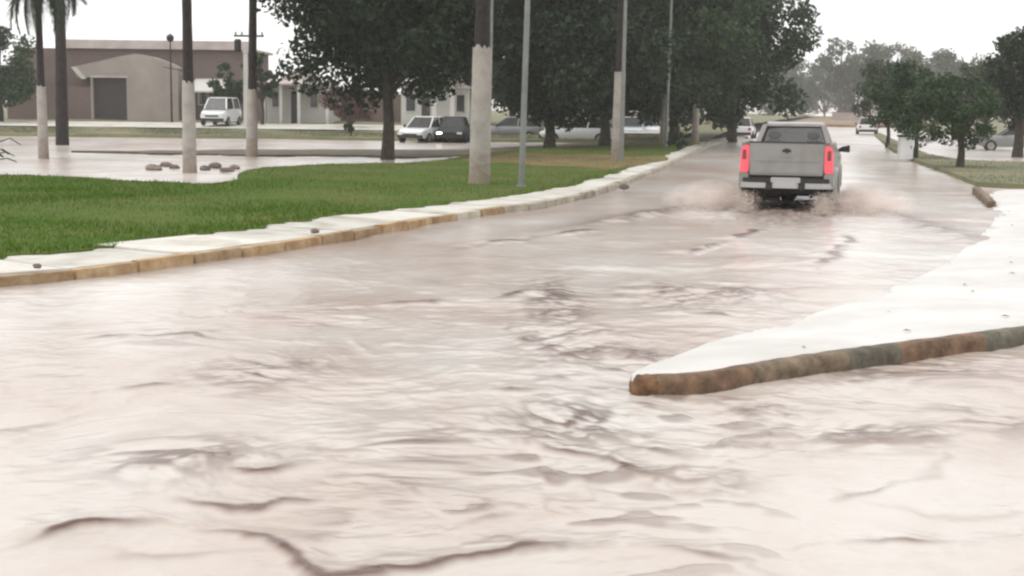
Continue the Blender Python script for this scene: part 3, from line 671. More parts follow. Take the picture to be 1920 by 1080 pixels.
    fr = MB()
    for a, b in (((-.66, 2.07, 1.215), (.66, 2.07, 1.215)), ((-.52, 2.265, 1.61), (.52, 2.265, 1.61)), ((-.66, 2.07, 1.215), (-.52, 2.265, 1.61)), ((.66, 2.07, 1.215), (.52, 2.265, 1.61))): fr.tube([a, b], .022, 6)
    fr.build('window_seal', M['plastic'], T)
    MB().add([(-.66, 2.075, 1.215), (.66, 2.075, 1.215), (.52, 2.27, 1.61), (-.52, 2.27, 1.61)], [(0, 1, 2, 3)]).build('rear_window', M['rear_glass'], T)
    MB().add([(-.73, 3.60, 1.11), (.73, 3.60, 1.11), (.54, 3.04, 1.62), (-.54, 3.04, 1.62)], [(0, 1, 2, 3)]).build('windscreen', M['rear_glass'], T)
    MB().tube([(-.37 + .17 * math.cos(t), 3.22 - .06 * math.sin(t), 1.06 + .16 * math.sin(t)) for t in [2 * math.pi * k / 14 for k in range(15)]], .016, 6).build('steering_wheel', M['plastic'], T)
    MB().box(-.74, .74, 3.3, 3.62, .75, 1.06).build('dashboard', M['plastic'], T, bevel=.03)
    MB().loft([[(-.755, 3.55, 1.09), (.755, 3.55, 1.09), (.70, 3.55, 1.13), (-.70, 3.55, 1.13)], [(-.755, 4.2, 1.05), (.755, 4.2, 1.05), (.70, 4.2, 1.11), (-.70, 4.2, 1.11)], [(-.755, 4.88, .93), (.755, 4.88, .93), (.70, 4.86, .99), (-.70, 4.86, .99)]]).build('bonnet', M['silver'], T, smooth=True)
    MB().box(-.755, .755, 4.86, 4.93, .55, .93).build('front_grille', M['plastic'], T)
    MB().box(-.84, .84, 4.94, 5.06, .42, .62).build('front_bumper', M['chrome'], T, bevel=.03)
    return T
truck = pickup()

# spray thrown up by its wheels
def spray():
    pts = []; n = 30000
    for side in (-1, 1):
        for yc, wgt, reach in ((1.12, .55, 1.25), (4.05, .45, 1.5)):
            k = int(n * wgt / 2); t = RNG.beta(1.1, 1.7, k); az = RNG.normal(0, .38, k)
            lat = .82 + t * reach * np.cos(az) * RNG.uniform(.5, 1.05, k); top = .40 * 4 * t * (1 - t) * RNG.uniform(.1, 1.0, k) ** 1.3 + .02
            back_ = yc - .35 - t * 1.3 + np.sin(az) * t * .9 + RNG.normal(0, .08, k)
            pts.append(np.stack([side * lat, back_, top * RNG.uniform(.5, 1, k) + .09 + RNG.normal(0, .02, k)], 1))
    for side in (-1, 1):   # rooster tails just behind the rear tyres
        k = 6000; t = RNG.random(k)
        pts.append(np.stack([side * (.74 + RNG.normal(0, .11, k)), .75 - t * 1.5 + RNG.normal(0, .06, k), .09 + (.34 * 4 * t * (1 - t) + .05) * RNG.random(k)], 1))
    p = np.concatenate(pts); p = p[p[:, 2] > .07]
    c, s = math.cos(-TRUCK_H), math.sin(-TRUCK_H)
    X = tp.x + p[:, 0] * c - p[:, 1] * s; Y = tp.y + p[:, 0] * s + p[:, 1] * c; Z = p[:, 2] - .09
    r = RNG.gamma(2.0, .0019, len(p)) + .002
    o8 = np.array([(1, 0, -.6), (-.6, .9, -.6), (-.6, -.9, -.6), (0, 0, 1.2)])
    f8 = np.array([(0, 2, 1), (0, 1, 3), (1, 2, 3), (2, 0, 3)])
    V = np.stack([X, Y, Z], 1)[:, None, :] + o8[None] * r[:, None, None]
    Fq = (np.arange(len(p))[:, None, None] * 4 + f8[None]).reshape(-1, 3)
    o = link(bpy.data.objects.new('water_spray', np_mesh('water_spray', V.reshape(-1, 3), Fq, M['spray'], True)))
    tag(o, 'muddy spray thrown up on both sides of the pickup wheels', 'spray', kind='stuff')
spray()
def mist(side):
    m = bpy.data.materials.new('spray_mist'); m.use_nodes = True; t = m.node_tree; n = t.nodes; n.clear()
    tc = n.new('ShaderNodeTexCoord'); ln = n.new('ShaderNodeVectorMath'); ln.operation = 'LENGTH'; t.links.new(tc.outputs['Object'], ln.inputs[0])
    mr = n.new('ShaderNodeMapRange'); mr.inputs[1].default_value = 1; mr.inputs[2].default_value = .1; t.links.new(ln.outputs['Value'], mr.inputs[0])
    nz = n.new('ShaderNodeTexNoise'); nz.inputs['Scale'].default_value = 2.6; nz.inputs['Detail'].default_value = 5; t.links.new(tc.outputs['Object'], nz.inputs['Vector'])
    m2 = n.new('ShaderNodeMapRange'); m2.inputs[1].default_value = .38; m2.inputs[2].default_value = .7; t.links.new(nz.outputs['Fac'], m2.inputs[0])
    mu = n.new('ShaderNodeMath'); mu.operation = 'MULTIPLY'; t.links.new(mr.outputs[0], mu.inputs[0]); t.links.new(m2.outputs[0], mu.inputs[1])
    k = n.new('ShaderNodeMath'); k.operation = 'MULTIPLY'; k.inputs[1].default_value = 2.1; t.links.new(mu.outputs[0], k.inputs[0])
    pv = n.new('ShaderNodeVolumePrincipled'); pv.inputs['Color'].default_value = (.96, .86, .80, 1); t.links.new(k.outputs[0], pv.inputs['Density'])
    om = n.new('ShaderNodeOutputMaterial'); t.links.new(pv.outputs[0], om.inputs['Volume'])
    bm = bmesh.new(); bmesh.ops.create_icosphere(bm, subdivisions=3, radius=1); me = bpy.data.meshes.new('spray_mist'); bm.to_mesh(me); bm.free(); me.materials.append(m)
    o = link(bpy.data.objects.new('spray_mist', me)); q = tp + tr_ * (side * 1.55) + td * .9
    o.location = (q.x, q.y, .12); o.rotation_euler = (0, 0, -TRUCK_H); o.scale = (1.0, 2.3, .42)
    tag(o, 'fine pinkish mist hanging over the wheel spray %s of the pickup' % ('right' if side > 0 else 'left'), 'spray', kind='stuff')
mist(-1); mist(1)

# ------------------------------------------------------------------ parked cars
def car(name, label, cat, loc, rz, paint, L=4.1, W=1.66, H=1.45, van=False, group='cars parked along the side road', lit=False):
    """front of the car is local +Y"""
    T = empty(name, loc, rz); tag(T, label, cat, group)
    w2 = W / 2; b0, belt = .24, H * .60; ya, yf = -L * .30, L * .31
    st = [(-L / 2, .42, belt * .93, w2 * .86), (-L / 2 + .12, .30, belt * .99, w2 * .95), (-L * .25, b0, belt, w2), (L * .05, b0, belt, w2), (L * .25, b0, belt * .95, w2), (L / 2 - .35, .28, belt * .84, w2 * .97), (L / 2 - .05, .34, belt * .72, w2 * .88), (L / 2, .42, belt * .58, w2 * .80)]
    rings = [[(-hw * .93, y, zb), (hw * .93, y, zb), (hw, y, zb + (zt - zb) * .35), (hw, y, zb + (zt - zb) * .72), (hw * .90, y, zt), (-hw * .90, y, zt), (-hw, y, zb + (zt - zb) * .72), (-hw, y, zb + (zt - zb) * .35)] for y, zb, zt, hw in st]
    MB().loft(rings).build('body', paint, T, smooth=True)
    if van: gy = [(-L * .47, -L * .45), (L * .31, L * .18)]
    else: gy = [(-L * .46, -L * .33), (L * .22, L * .03)]
    (ry0, ry1), (fy0, fy1) = gy; hb, ht = w2 * .86, w2 * .68; zt = H - .05
    MB().hexa([(-ht, ry1, zt), (ht, ry1, zt), (ht, fy1, zt), (-ht, fy1, zt)], [(-ht * .92, ry1 + .06, H), (ht * .92, ry1 + .06, H), (ht * .92, fy1 - .06, H), (-ht * .92, fy1 - .06, H)]).build('roof', paint, T, bevel=.015)
    for s in (-1, 1):
        for (yb, yt, nm) in ((fy0, fy1, 'front_pillar'), ((ry0 + fy0) / 2 - .05, (ry1 + fy1) / 2, 'centre_pillar'), (ry0 + .05, ry1 + .04, 'rear_pillar')):
            e = .04; MB().hexa([(s * hb - .03, yb - e, belt - .03), (s * hb + .03, yb - e, belt - .03), (s * hb + .03, yb + e, belt - .03), (s * hb - .03, yb + e, belt - .03)], [(s * ht - .03, yt - e, zt), (s * ht + .03, yt - e, zt), (s * ht + .03, yt + e, zt), (s * ht - .03, yt + e, zt)]).build(nm, paint, T)
        MB().add([(s * hb, ry0, belt - .02), (s * hb, fy0, belt - .02), (s * ht, fy1, zt), (s * ht, ry1, zt)], [(0, 1, 2, 3)]).build('side_window', M['glass'], T)
        for yc in (ya, yf): wheel(T, s * (w2 - .06), yc, .29, .18, s)
        MB().box(*sorted((s * w2 * .48, s * w2 * .84)), L / 2 - .12, L / 2 + .012, belt * .58, belt * .72).build('headlight', M['head_on'] if lit and s > 0 else M['head'], T, bevel=.02)
        MB().box(*sorted((s * w2 * .62, s * w2 * .88)), -L / 2 - .012, -L / 2 + .10, belt * .66, belt * .90).build('tail_light', M['tail_off'], T, bevel=.02)
        MB().box(*sorted((s * w2 * .98, s * (w2 + .16))), fy0 - .32, fy0 - .22, belt - .02, belt + .12).build('side_mirror', M['plastic'], T, bevel=.02)
    MB().add([(-hb, fy0, belt - .03), (hb, fy0, belt - .03), (ht, fy1, zt), (-ht, fy1, zt)], [(0, 1, 2, 3)]).build('windscreen', M['glass'], T)
    MB().add([(-hb, ry0, belt - .03), (hb, ry0, belt - .03), (ht, ry1, zt), (-ht, ry1, zt)], [(0, 1, 2, 3)]).build('rear_window', M['glass'], T)
    MB().box(-w2 * .88, w2 * .88, L / 2 - .10, L / 2 + .04, .28, .46).build('front_bumper', M['plastic'], T, bevel=.03)
    MB().box(-w2 * .9, w2 * .9, -L / 2 - .05, -L / 2 + .10, .28, .46).build('rear_bumper', M['plastic'], T, bevel=.03)
    MB().box(-w2 * .5, w2 * .5, L / 2 - .06, L / 2 + .015, belt * .52, belt * .62).build('grille', M['plastic'], T)
    return T
def place(u, v, z=-.05): p = G(u, v, z); return (p.x, p.y, z)
pz = float(back_z(88)); 
car('parked_van', 'white van parked facing us before the awning, left of the transformer pole', 'van', (P(415, 228, 88).x, 88, pz + .055), R(176), M['white_paint'], 4.2, 1.65, 1.75, van=True)
car('parked_car', 'white hatchback facing the lawn, left of the charcoal car behind the big tree', 'car', place(796, 268), R(160), M['white_paint'], 3.9, 1.62, 1.42)
car('parked_car', 'charcoal hatchback with one bright headlight, just left of the thickest whitewashed palm', 'car', place(850, 268), R(176), M['dark_paint'], 3.9, 1.62, 1.42, lit=True)
car('parked_car', 'dark grey saloon side on between the thickest palm and the steel pole', 'car', place(955, 263), R(84), M['grey_paint'], 4.2, 1.66, 1.40)
car('parked_car', 'white saloon parked side on behind the two middle tree trunks', 'car', place(1085, 268), R(80), M['white_paint'], 4.3, 1.68, 1.42)
car('parked_car', 'pale blue hatchback just right of the middle whitewashed palm', 'car', place(1186, 262), R(172), M['blue_paint'], 3.8, 1.60, 1.45)
car('parked_car', 'white hatchback parked between the middle palm and the next palm up the avenue', 'car', place(1222, 261), R(165), M['white_paint'], 3.9, 1.62, 1.50)
car('parked_car', 'white car far up the avenue beside the left edge of the pickup', 'car', (P(1392, 252, 96).x, 96, -.05), R(-14), M['white_paint'], 4.0, 1.65, 1.45)
car('parked_car', 'grey saloon at the right edge of the picture behind the median', 'car', place(1905, 284), R(75), M['grey_paint'], 4.2, 1.66, 1.42, group='cars beyond the median')
car('parked_car', 'pale car far down the road right of the pickup, before the small trees', 'car', (P(1625, 248, 118).x, 118, -.05), R(-12), M['white_paint'], 4.0, 1.65, 1.45, group='cars beyond the median')

# ------------------------------------------------------------------ trees
def leaf_cloud(cl, n, size, rng):
    """n leaf quads spread through clumps (x,y,z,r)"""
    cl = np.asarray(cl); wts = cl[:, 3] ** 2; idx = rng.choice(len(cl), n, p=wts / wts.sum())
    d = rng.normal(size=(n, 3)); d /= np.linalg.norm(d, axis=1)[:, None]; rad = rng.random(n) ** .45
    c = cl[idx, :3] + d * (cl[idx, 3] * rad * 1.1)[:, None] * np.array([1, 1, .8])
    nn = rng.normal(size=(n, 3)) + d * .8 + np.array([0, 0, .5]); nn /= np.linalg.norm(nn, axis=1)[:, None]
    a = np.cross(nn, rng.normal(size=(n, 3))); a /= np.linalg.norm(a, axis=1)[:, None]; b = np.cross(nn, a)
    s = size * rng.uniform(.6, 1.35, n)[:, None]
    V = np.stack([c - a * s * .5, c + b * s * .27 - a * s * .05, c + a * s * .55 - nn * s * .08, c - b * s * .27 - a * s * .05], 1)
    return V.reshape(-1, 3), np.arange(n * 4).reshape(-1, 4)

def tree(name, label, loc, H, cr, cz, trunk_r, n, size, seed, lm, group=None, squash=.8, k=60, hole=.0, lean=(0, 0), low=None, shift=(0, 0)):
    rng = np.random.default_rng(seed); T = empty(name, loc); tag(T, label, 'tree', group)
    cl = []; tries = 0
    hz = (H - cz)                                   # half height above the crown's middle
    while len(cl) < k and tries < 5000:
        tries += 1
        d = rng.normal(size=3); d /= np.linalg.norm(d); q = rng.random() ** .38
        lump = 1 + .22 * math.sin(3.1 * math.atan2(d[1], d[0]) + seed) + .16 * math.sin(5.3 * d[2] + seed * 2)
        zz = d[2] * (hz if d[2] > 0 else (cz - (low if low is not None else cz - hz * squash)))
        p = np.array([d[0] * cr * q * lump + shift[0], d[1] * cr * q * lump + shift[1], cz + zz * q])
        r = cr * rng.uniform(.16, .30)
        if hole and q > .65 and rng.random() < hole: continue
        cl.append((*p, r))
    V, Fq = leaf_cloud(cl, n, size, rng)
    link(bpy.data.objects.new('crown', np_mesh('crown', V, Fq, lm)), T)
    tb = MB(); fork = max(.9, (low if low is not None else cz - hz * squash) * .95)
    tb.tube([(0, 0, -.35), (0, 0, .0), (.04 + lean[0] * .5, .02, fork * .55), (lean[0], lean[1], fork), (lean[0] * 1.3 + shift[0] * .3, lean[1], cz), (shift[0] * .6, shift[1] * .6, H * .85)], [trunk_r * 1.5, trunk_r * 1.25, trunk_r, trunk_r * .92, trunk_r * .5, trunk_r * .12], 10)
    for c in cl[::max(1, len(cl) // 18)]:
        s_ = Vector((lean[0], lean[1], fork * rng.uniform(.85, 1.25))); e = Vector(c[:3]); m_ = s_.lerp(e, .5) + Vector((0, 0, .25))
        tb.tube([s_, m_, e], [trunk_r * .42, trunk_r * .24, trunk_r * .06], 6)
    tb.build('trunk', M['bark'], T, smooth=True)
    return T

def base(u, v, z=.12): p = G(u, v, z); return (p.x, p.y, z)
tree('broad_tree', 'big dark dense tree with single trunk on the lawn, nearest of the trees', base(727, 292), 11.5, 4.3, 5.9, .2, 44000, .25, 3, M['leaf_dark'], squash=.9, k=150, low=2.2, hole=.03, shift=(-.15, 0))
tree('broad_tree', 'dark spreading tree behind the steel pole, its trunk left of the middle palm', base(1030, 276), 12.0, 5.0, 5.6, .24, 40000, .29, 5, M['leaf_dark'], k=140, low=1.2, group='trees lining the avenue')
tree('broad_tree', 'dark tree whose trunk stands just left of the middle whitewashed palm', base(1133, 270), 12.5, 5.2, 5.8, .26, 40000, .30, 8, M['leaf_mid'], k=140, low=1.3, group='trees lining the avenue', shift=(.6, 0))
tree('broad_tree', 'tall green tree behind the second whitewashed palm up the avenue', base(1262, 264), 13.5, 5.0, 6.2, .28, 40000, .31, 12, M['leaf_mid'], k=140, low=1.2, group='trees lining the avenue')
tree('broad_tree', 'tall tree with sky showing through its crown, above and left of the pickup', (P(1372, 256, 84).x, 84, .1), 11.0, 4.1, 5.2, .28, 24000, .31, 15, M['leaf_mid'], k=95, low=1.0, hole=.3, group='trees lining the avenue', shift=(-.5, 0))
# lower, farther growth behind the avenue trees
for (u, Y, H, cr, lm, lab, seed) in [(960, 98, 8.5, 4.6, 'leaf_dark', 'dark tree far behind the gap between thickest palm and steel pole', 21), (1075, 104, 8.5, 4.8, 'leaf_dark', 'dark tree far behind the middle tree trunks', 22), (1175, 110, 9, 4.8, 'leaf_mid', 'bushy tree far behind the middle whitewashed palm', 23), (1300, 118, 9, 5.0, 'leaf_mid', 'bushy tree behind the farthest whitewashed palm', 24)]:
    tree('bushy_tree', lab, (P(u, 240, Y).x, Y, .3), H, cr, H * .5, .25, 9000, .36, seed, M[lm], 'trees behind the avenue trees', k=55, low=1.5)
# right side
tree('small_tree', 'small round tree with dark forked trunk on the median, nearest of the right row', base(1800, 313), 2.95, 1.42, 1.9, .115, 9000, .12, 31, M['leaf_mid'], 'small trees on the median', k=60, low=.55, lean=(-.02, 0), shift=(-.25, 0))
tree('small_tree', 'bushy small tree on the median right behind the white cabinet', base(1716, 296), 3.75, 1.55, 2.3, .09, 9000, .14, 32, M['leaf_mid'], 'small trees on the median', k=60, low=.9, shift=(-.2, 0))
tree('small_tree', 'feathery small tree on the median, left of the white cabinet', base(1664, 272), 4.6, 1.9, 2.8, .10, 8000, .17, 33, M['leaf_olive'], 'small trees on the median', k=50, low=1.0, shift=(-.1, 0), hole=.2)
tree('broad_tree', 'large dark tree at the right edge of the picture beyond the median', (P(1908, 285, 62).x, 62, .1), 5.9, 2.3, 3.6, .2, 13000, .19, 34, M['leaf_dark'], k=60, low=1.3, hole=.2, shift=(.3, 0))
tree('broad_tree', 'dark tree beyond the median between the nearest small tree and the right edge', (P(1846, 270, 96).x, 96, .2), 5.6, 2.9, 3.2, .16, 9000, .26, 35, M['leaf_olive'], k=50, low=1.0)
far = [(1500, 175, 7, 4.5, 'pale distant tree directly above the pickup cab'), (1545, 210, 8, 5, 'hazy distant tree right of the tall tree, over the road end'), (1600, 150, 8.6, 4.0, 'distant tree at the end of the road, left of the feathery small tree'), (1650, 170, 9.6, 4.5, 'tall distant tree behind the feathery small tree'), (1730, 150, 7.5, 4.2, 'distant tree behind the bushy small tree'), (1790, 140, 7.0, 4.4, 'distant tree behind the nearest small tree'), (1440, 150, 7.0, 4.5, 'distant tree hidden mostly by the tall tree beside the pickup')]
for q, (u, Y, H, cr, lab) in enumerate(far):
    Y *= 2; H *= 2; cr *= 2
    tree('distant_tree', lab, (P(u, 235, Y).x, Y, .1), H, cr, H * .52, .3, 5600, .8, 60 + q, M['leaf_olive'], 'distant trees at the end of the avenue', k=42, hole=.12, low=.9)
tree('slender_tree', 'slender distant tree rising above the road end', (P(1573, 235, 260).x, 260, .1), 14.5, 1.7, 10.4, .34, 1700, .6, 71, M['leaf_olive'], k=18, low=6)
# left edge and behind the buildings
tree('broad_tree', 'green tree at the left edge of the picture beside the brick building', (P(0, 225, 90).x, 90, .6), 6.6, 3.0, 3.6, .2, 8000, .26, 41, M['leaf_mid'], k=50, low=1.2, hole=.15)
tree('shrub_tree', 'green shrubby tree behind the white van, right of the dark palm trunk', (P(432, 225, 93).x, 93, .7), 3.9, 1.2, 2.4, .1, 3000, .2, 42, M['leaf_mid'], k=30, low=.9)
tree('broad_tree', 'thin green tree beside the transformer pole in front of the pale house', (P(492, 225, 90).x, 90, .6), 4.6, 1.0, 3.0, .1, 2600, .2, 43, M['leaf_mid'], k=26, low=1.4)
tree('red_shrub', 'reddish brown flowering shrub behind the trunk of the biggest tree', (P(652, 225, 88).x, 88, .6), 2.6, 1.5, 1.3, .08, 4200, .16, 44, M['leaf_red'], k=36, low=.3)
tree('low_shrub', 'low dark shrub on the verge left of the biggest tree trunk', (P(658, 253, 79).x, 79, .2), 1.0, .42, .5, .03, 900, .11, 45, M['leaf_mid'], k=14, low=.15)
tree('low_shrub', 'low dark shrub at the foot of the second palm up the avenue', (P(1272, 268, 60).x, 60, .15), .8, .5, .4, .03, 900, .11, 46, M['leaf_dark'], k=14, low=.1)

# ------------------------------------------------------------------ palms with whitewashed feet
def frond_mesh(Lf=2.6, droop=1.0, seed=0):
    rng = np.random.default_rng(seed); mb = MB(); pts = [];
    for k in range(9):
        t = k / 8; pts.append(Vector((Lf * t * (1 - .22 * droop * t), 0, .55 * t - 1.55 * droop * t * t)))
    mb.tube(pts, [.045 - .038 * k / 8 for k in range(9)], 5)
    for k in range(3, 40):
        t = k / 40 * 8; i_ = min(int(t), 7); p = pts[i_].lerp(pts[i_ + 1], t - i_)
        ll = .55 * math.sin(math.pi * (.12 + .83 * k / 40)) + .08
        for s in (-1, 1):
            e = p + Vector((ll * .45, s * ll * .8, -ll * rng.uniform(.35, .75))); q = Vector((.03, 0, 0))
            mb.add([p - q, p + q, e], [(0, 1, 2)])
    return mb.mesh('frond', M['frond'])
FR = [frond_mesh(2.6, .85, 1), frond_mesh(2.5, 1.25, 2), frond_mesh(2.2, .35, 3)]
def palm(label, loc, h, r, wh, seed, lean=0, white=True, n=14, fs=1.0, bend=0, drop=0):
    rng = random.Random(seed); T = empty('palm_tree', loc); tag(T, label, 'palm tree', 'palms with whitewashed trunks' if white else 'dark palms')
    ax = lambda z: (lean * z + bend * math.sin(z * .6), 0)
    zs = [wh - .25 + (h - wh + .25) * k / 14 for k in range(15)] if white else [-.3 + (h + .3) * k / 16 for k in range(17)]
    mb = MB().tube([(*ax(z), z) for z in zs], [r * (.84 - .28 * (z / h)) * (1 + .05 * (k % 2)) for k, z in enumerate(zs)], 14); mb.build('trunk', M['palm_bark'], T, smooth=True)
    if white:
        zs = [-.3, 0, .25, wh * .5, wh * .8, wh]; rr = [1.15, 1.12, 1.05, 1.0, .96, .93]
        wb = MB().tube([(*ax(z), z) for z in zs], [r * q * rng.uniform(.985, 1.02) for q in rr], 24)
        top = len(wb.v) - 24; wb.v[top:] = [(a_, b_, c_ + rng.uniform(-.05, .09)) for a_, b_, c_ in wb.v[top:]]
        wb.build('whitewashed_base', M['whitewash'], T, smooth=True)
    x, y = ax(h)
    MB().tube([(x, y, h - .02), (x, y, h + .5), (x, y, h + .95)], [r * .5, r * .6, r * .25], 10).build('crownshaft', M['frond'], T, smooth=True)
    for k in range(n):
        f = bpy.data.objects.new('frond', FR[(0, 1, 0, 2)[k % 4] if not drop else (1, 1, 0, 2)[k % 4]]); link(f, T); f.location = (x, y, h + .75 - (.45 if drop else 0))
        f.rotation_euler = (rng.uniform(-.2, .2), rng.uniform(-.15, .15) + (drop if k % 4 < 2 else 0), 2 * math.pi * k / n * (3 if n % 3 else 1) + rng.uniform(-.2, .2)); f.scale = (fs,) * 3
    return T
palm('palm with whitewashed foot and hanging fronds, nearest the left edge', base(82, 300, -.05), 5.75, .165, 2.45, 1, lean=-.004, fs=.85, drop=.5, n=20)
palm('dark palm with no whitewash close behind the leftmost palm', (P(116, 240, 62).x, 62, -.1), 7.2, .34, 0, 2, white=False, fs=.8, lean=.012, drop=.5, n=20)
palm('dark slender palm with tall whitewashed foot before the brick building', base(356, 326, -.05), 9.0, .185, 2.55, 3)
palm('palm with greyish whitewashed foot between brick building and biggest tree', base(472, 296, -.05), 9.0, .205, 2.45, 4, lean=.02)
palm('thickest whitewashed palm standing on the lawn beside the steel pole', base(899, 344, LZ), 10.0, .235, 3.15, 5, lean=.012)
palm('whitewashed palm in the middle of the picture near the lawn tip', base(1157, 302, LZ - .02), 10.0, .205, 3.0, 6, lean=.012)
palm('second whitewashed palm up the avenue, right of the middle palm', (*xy(1244, 272, .1), .1), 10.0, .20, 2.6, 7, lean=.012)
palm('farthest whitewashed palm, nearest the pickup', (P(1303, 262, 74).x, 74, .1), 10.0, .19, 2.05, 8, lean=.01)

# ------------------------------------------------------------------ poles and lamps
def lamp_pole(label, loc, h, r, lean=0, arm=1.4, m='steel'):
    T = empty('lamp_pole', loc); tag(T, label, 'lamp post', 'slim steel lamp posts')
    MB().tube([(0, 0, -.3), (lean * h * .5, 0, h * .5), (lean * h, 0, h)], [r, r * .85, r * .6], 12).build('pole', M[m], T, smooth=True)
    MB().tube([(lean * h, 0, h - .05), (lean * h + .2, -.1, h + .35), (lean * h + arm, -.3, h + .55)], [r * .55, r * .5, r * .4], 8).build('arm', M[m], T, smooth=True)
    MB().hexa([(lean * h + arm - .05, -.4, h + .48), (lean * h + arm + .6, -.5, h + .52), (lean * h + arm + .6, -.25, h + .52), (lean * h + arm - .05, -.2, h + .48)], [(lean * h + arm, -.38, h + .6), (lean * h + arm + .5, -.46, h + .62), (lean * h + arm + .5, -.29, h + .62), (lean * h + arm, -.22, h + .6)]).build('lamp_head', M['steel'], T, bevel=.02)
    MB().box(-r * 1.6, r * 1.6, -r * 1.6, r * 1.6, -.2, .03).build('base_plate', M[m], T)
    return T
lamp_pole('slim grey steel lamp post on the lawn right of the thickest palm', base(977, 350, LZ), 8.5, .075, .022)
lamp_pole('slim steel lamp post directly behind the thickest whitewashed palm', (P(915, 310, 40).x, 40, .1), 8.5, .065, .012)
lamp_pole('slim steel lamp post directly behind the middle whitewashed palm', (P(1164, 300, 47.5).x, 47.5, .1), 8.5, .075, .008)
lamp_pole('slim steel lamp post behind the second palm up the avenue', (P(1248, 275, 66).x, 66, .08), 9, .085, .014)
T = empty('street_lamp', (P(322, 222, 92).x, 92, float(back_z(92)))); tag(T, 'thin dark post with round lamp in front of the plaster facade', 'street lamp')
MB().tube([(0, 0, -.2), (0, 0, 5.3)], [.07, .045], 10).build('pole', M['dark_metal'], T, smooth=True)
MB().tube([(0, 0, 5.25), (0, 0, 5.3), (0, 0, 5.42), (0, 0, 5.6), (0, 0, 5.72), (0, 0, 5.78)], [.05, .16, .24, .24, .14, .03], 12).build('lamp_globe', M['dark_metal'], T, smooth=True)
MB().tube([(-.5, 0, 3.62), (.5, 0, 3.45), (1.0, 0, 3.3)], [.03, .03, .03], 6).build('cross_arm', M['dark_metal'], T, smooth=True)
T = empty('utility_pole', (P(472, 235, 80).x, 80, float(back_z(80)))); tag(T, 'dark utility pole carrying a transformer, between the brick building and biggest tree', 'utility pole')
MB().tube([(0, 0, -.3), (.1, 0, 10)], [.17, .12], 10).build('pole', M['dark_metal'], T, smooth=True)
MB().box(-.95, .75, -.06, .06, 5.45, 5.55).build('cross_arm', M['dark_metal'], T)
MB().tube([(-.72, -.1, 4.6), (-.72, -.1, 4.68), (-.72, -.1, 5.25), (-.72, -.1, 5.32)], [.15, .2, .2, .12], 12).build('transformer', M['dark_metal'], T, smooth=True)
for x in (-.85, -.5, .3, .65): MB().tube([(x, 0, 5.55), (x, 0, 5.6), (x, 0, 5.66), (x, 0, 5.75)], [.03, .06, .06, .03], 8).build('insulator', M['steel'], T, smooth=True)
T = empty('concrete_post', (P(462, 235, 86).x, 86, float(back_z(86)))); tag(T, 'pale concrete post left of the transformer pole', 'post')
MB().loft([[(-.16, -.12, -.2), (.16, -.12, -.2), (.16, .12, -.2), (-.16, .12, -.2)], [(-.12, -.09, 4.6), (.12, -.09, 4.6), (.12, .09, 4.6), (-.12, .09, 4.6)]]).build('shaft', M['pale_wall'], T)
MB().box(-.16, .16, -.13, .13, 4.6, 4.72).build('cap', M['pale_wall'], T)

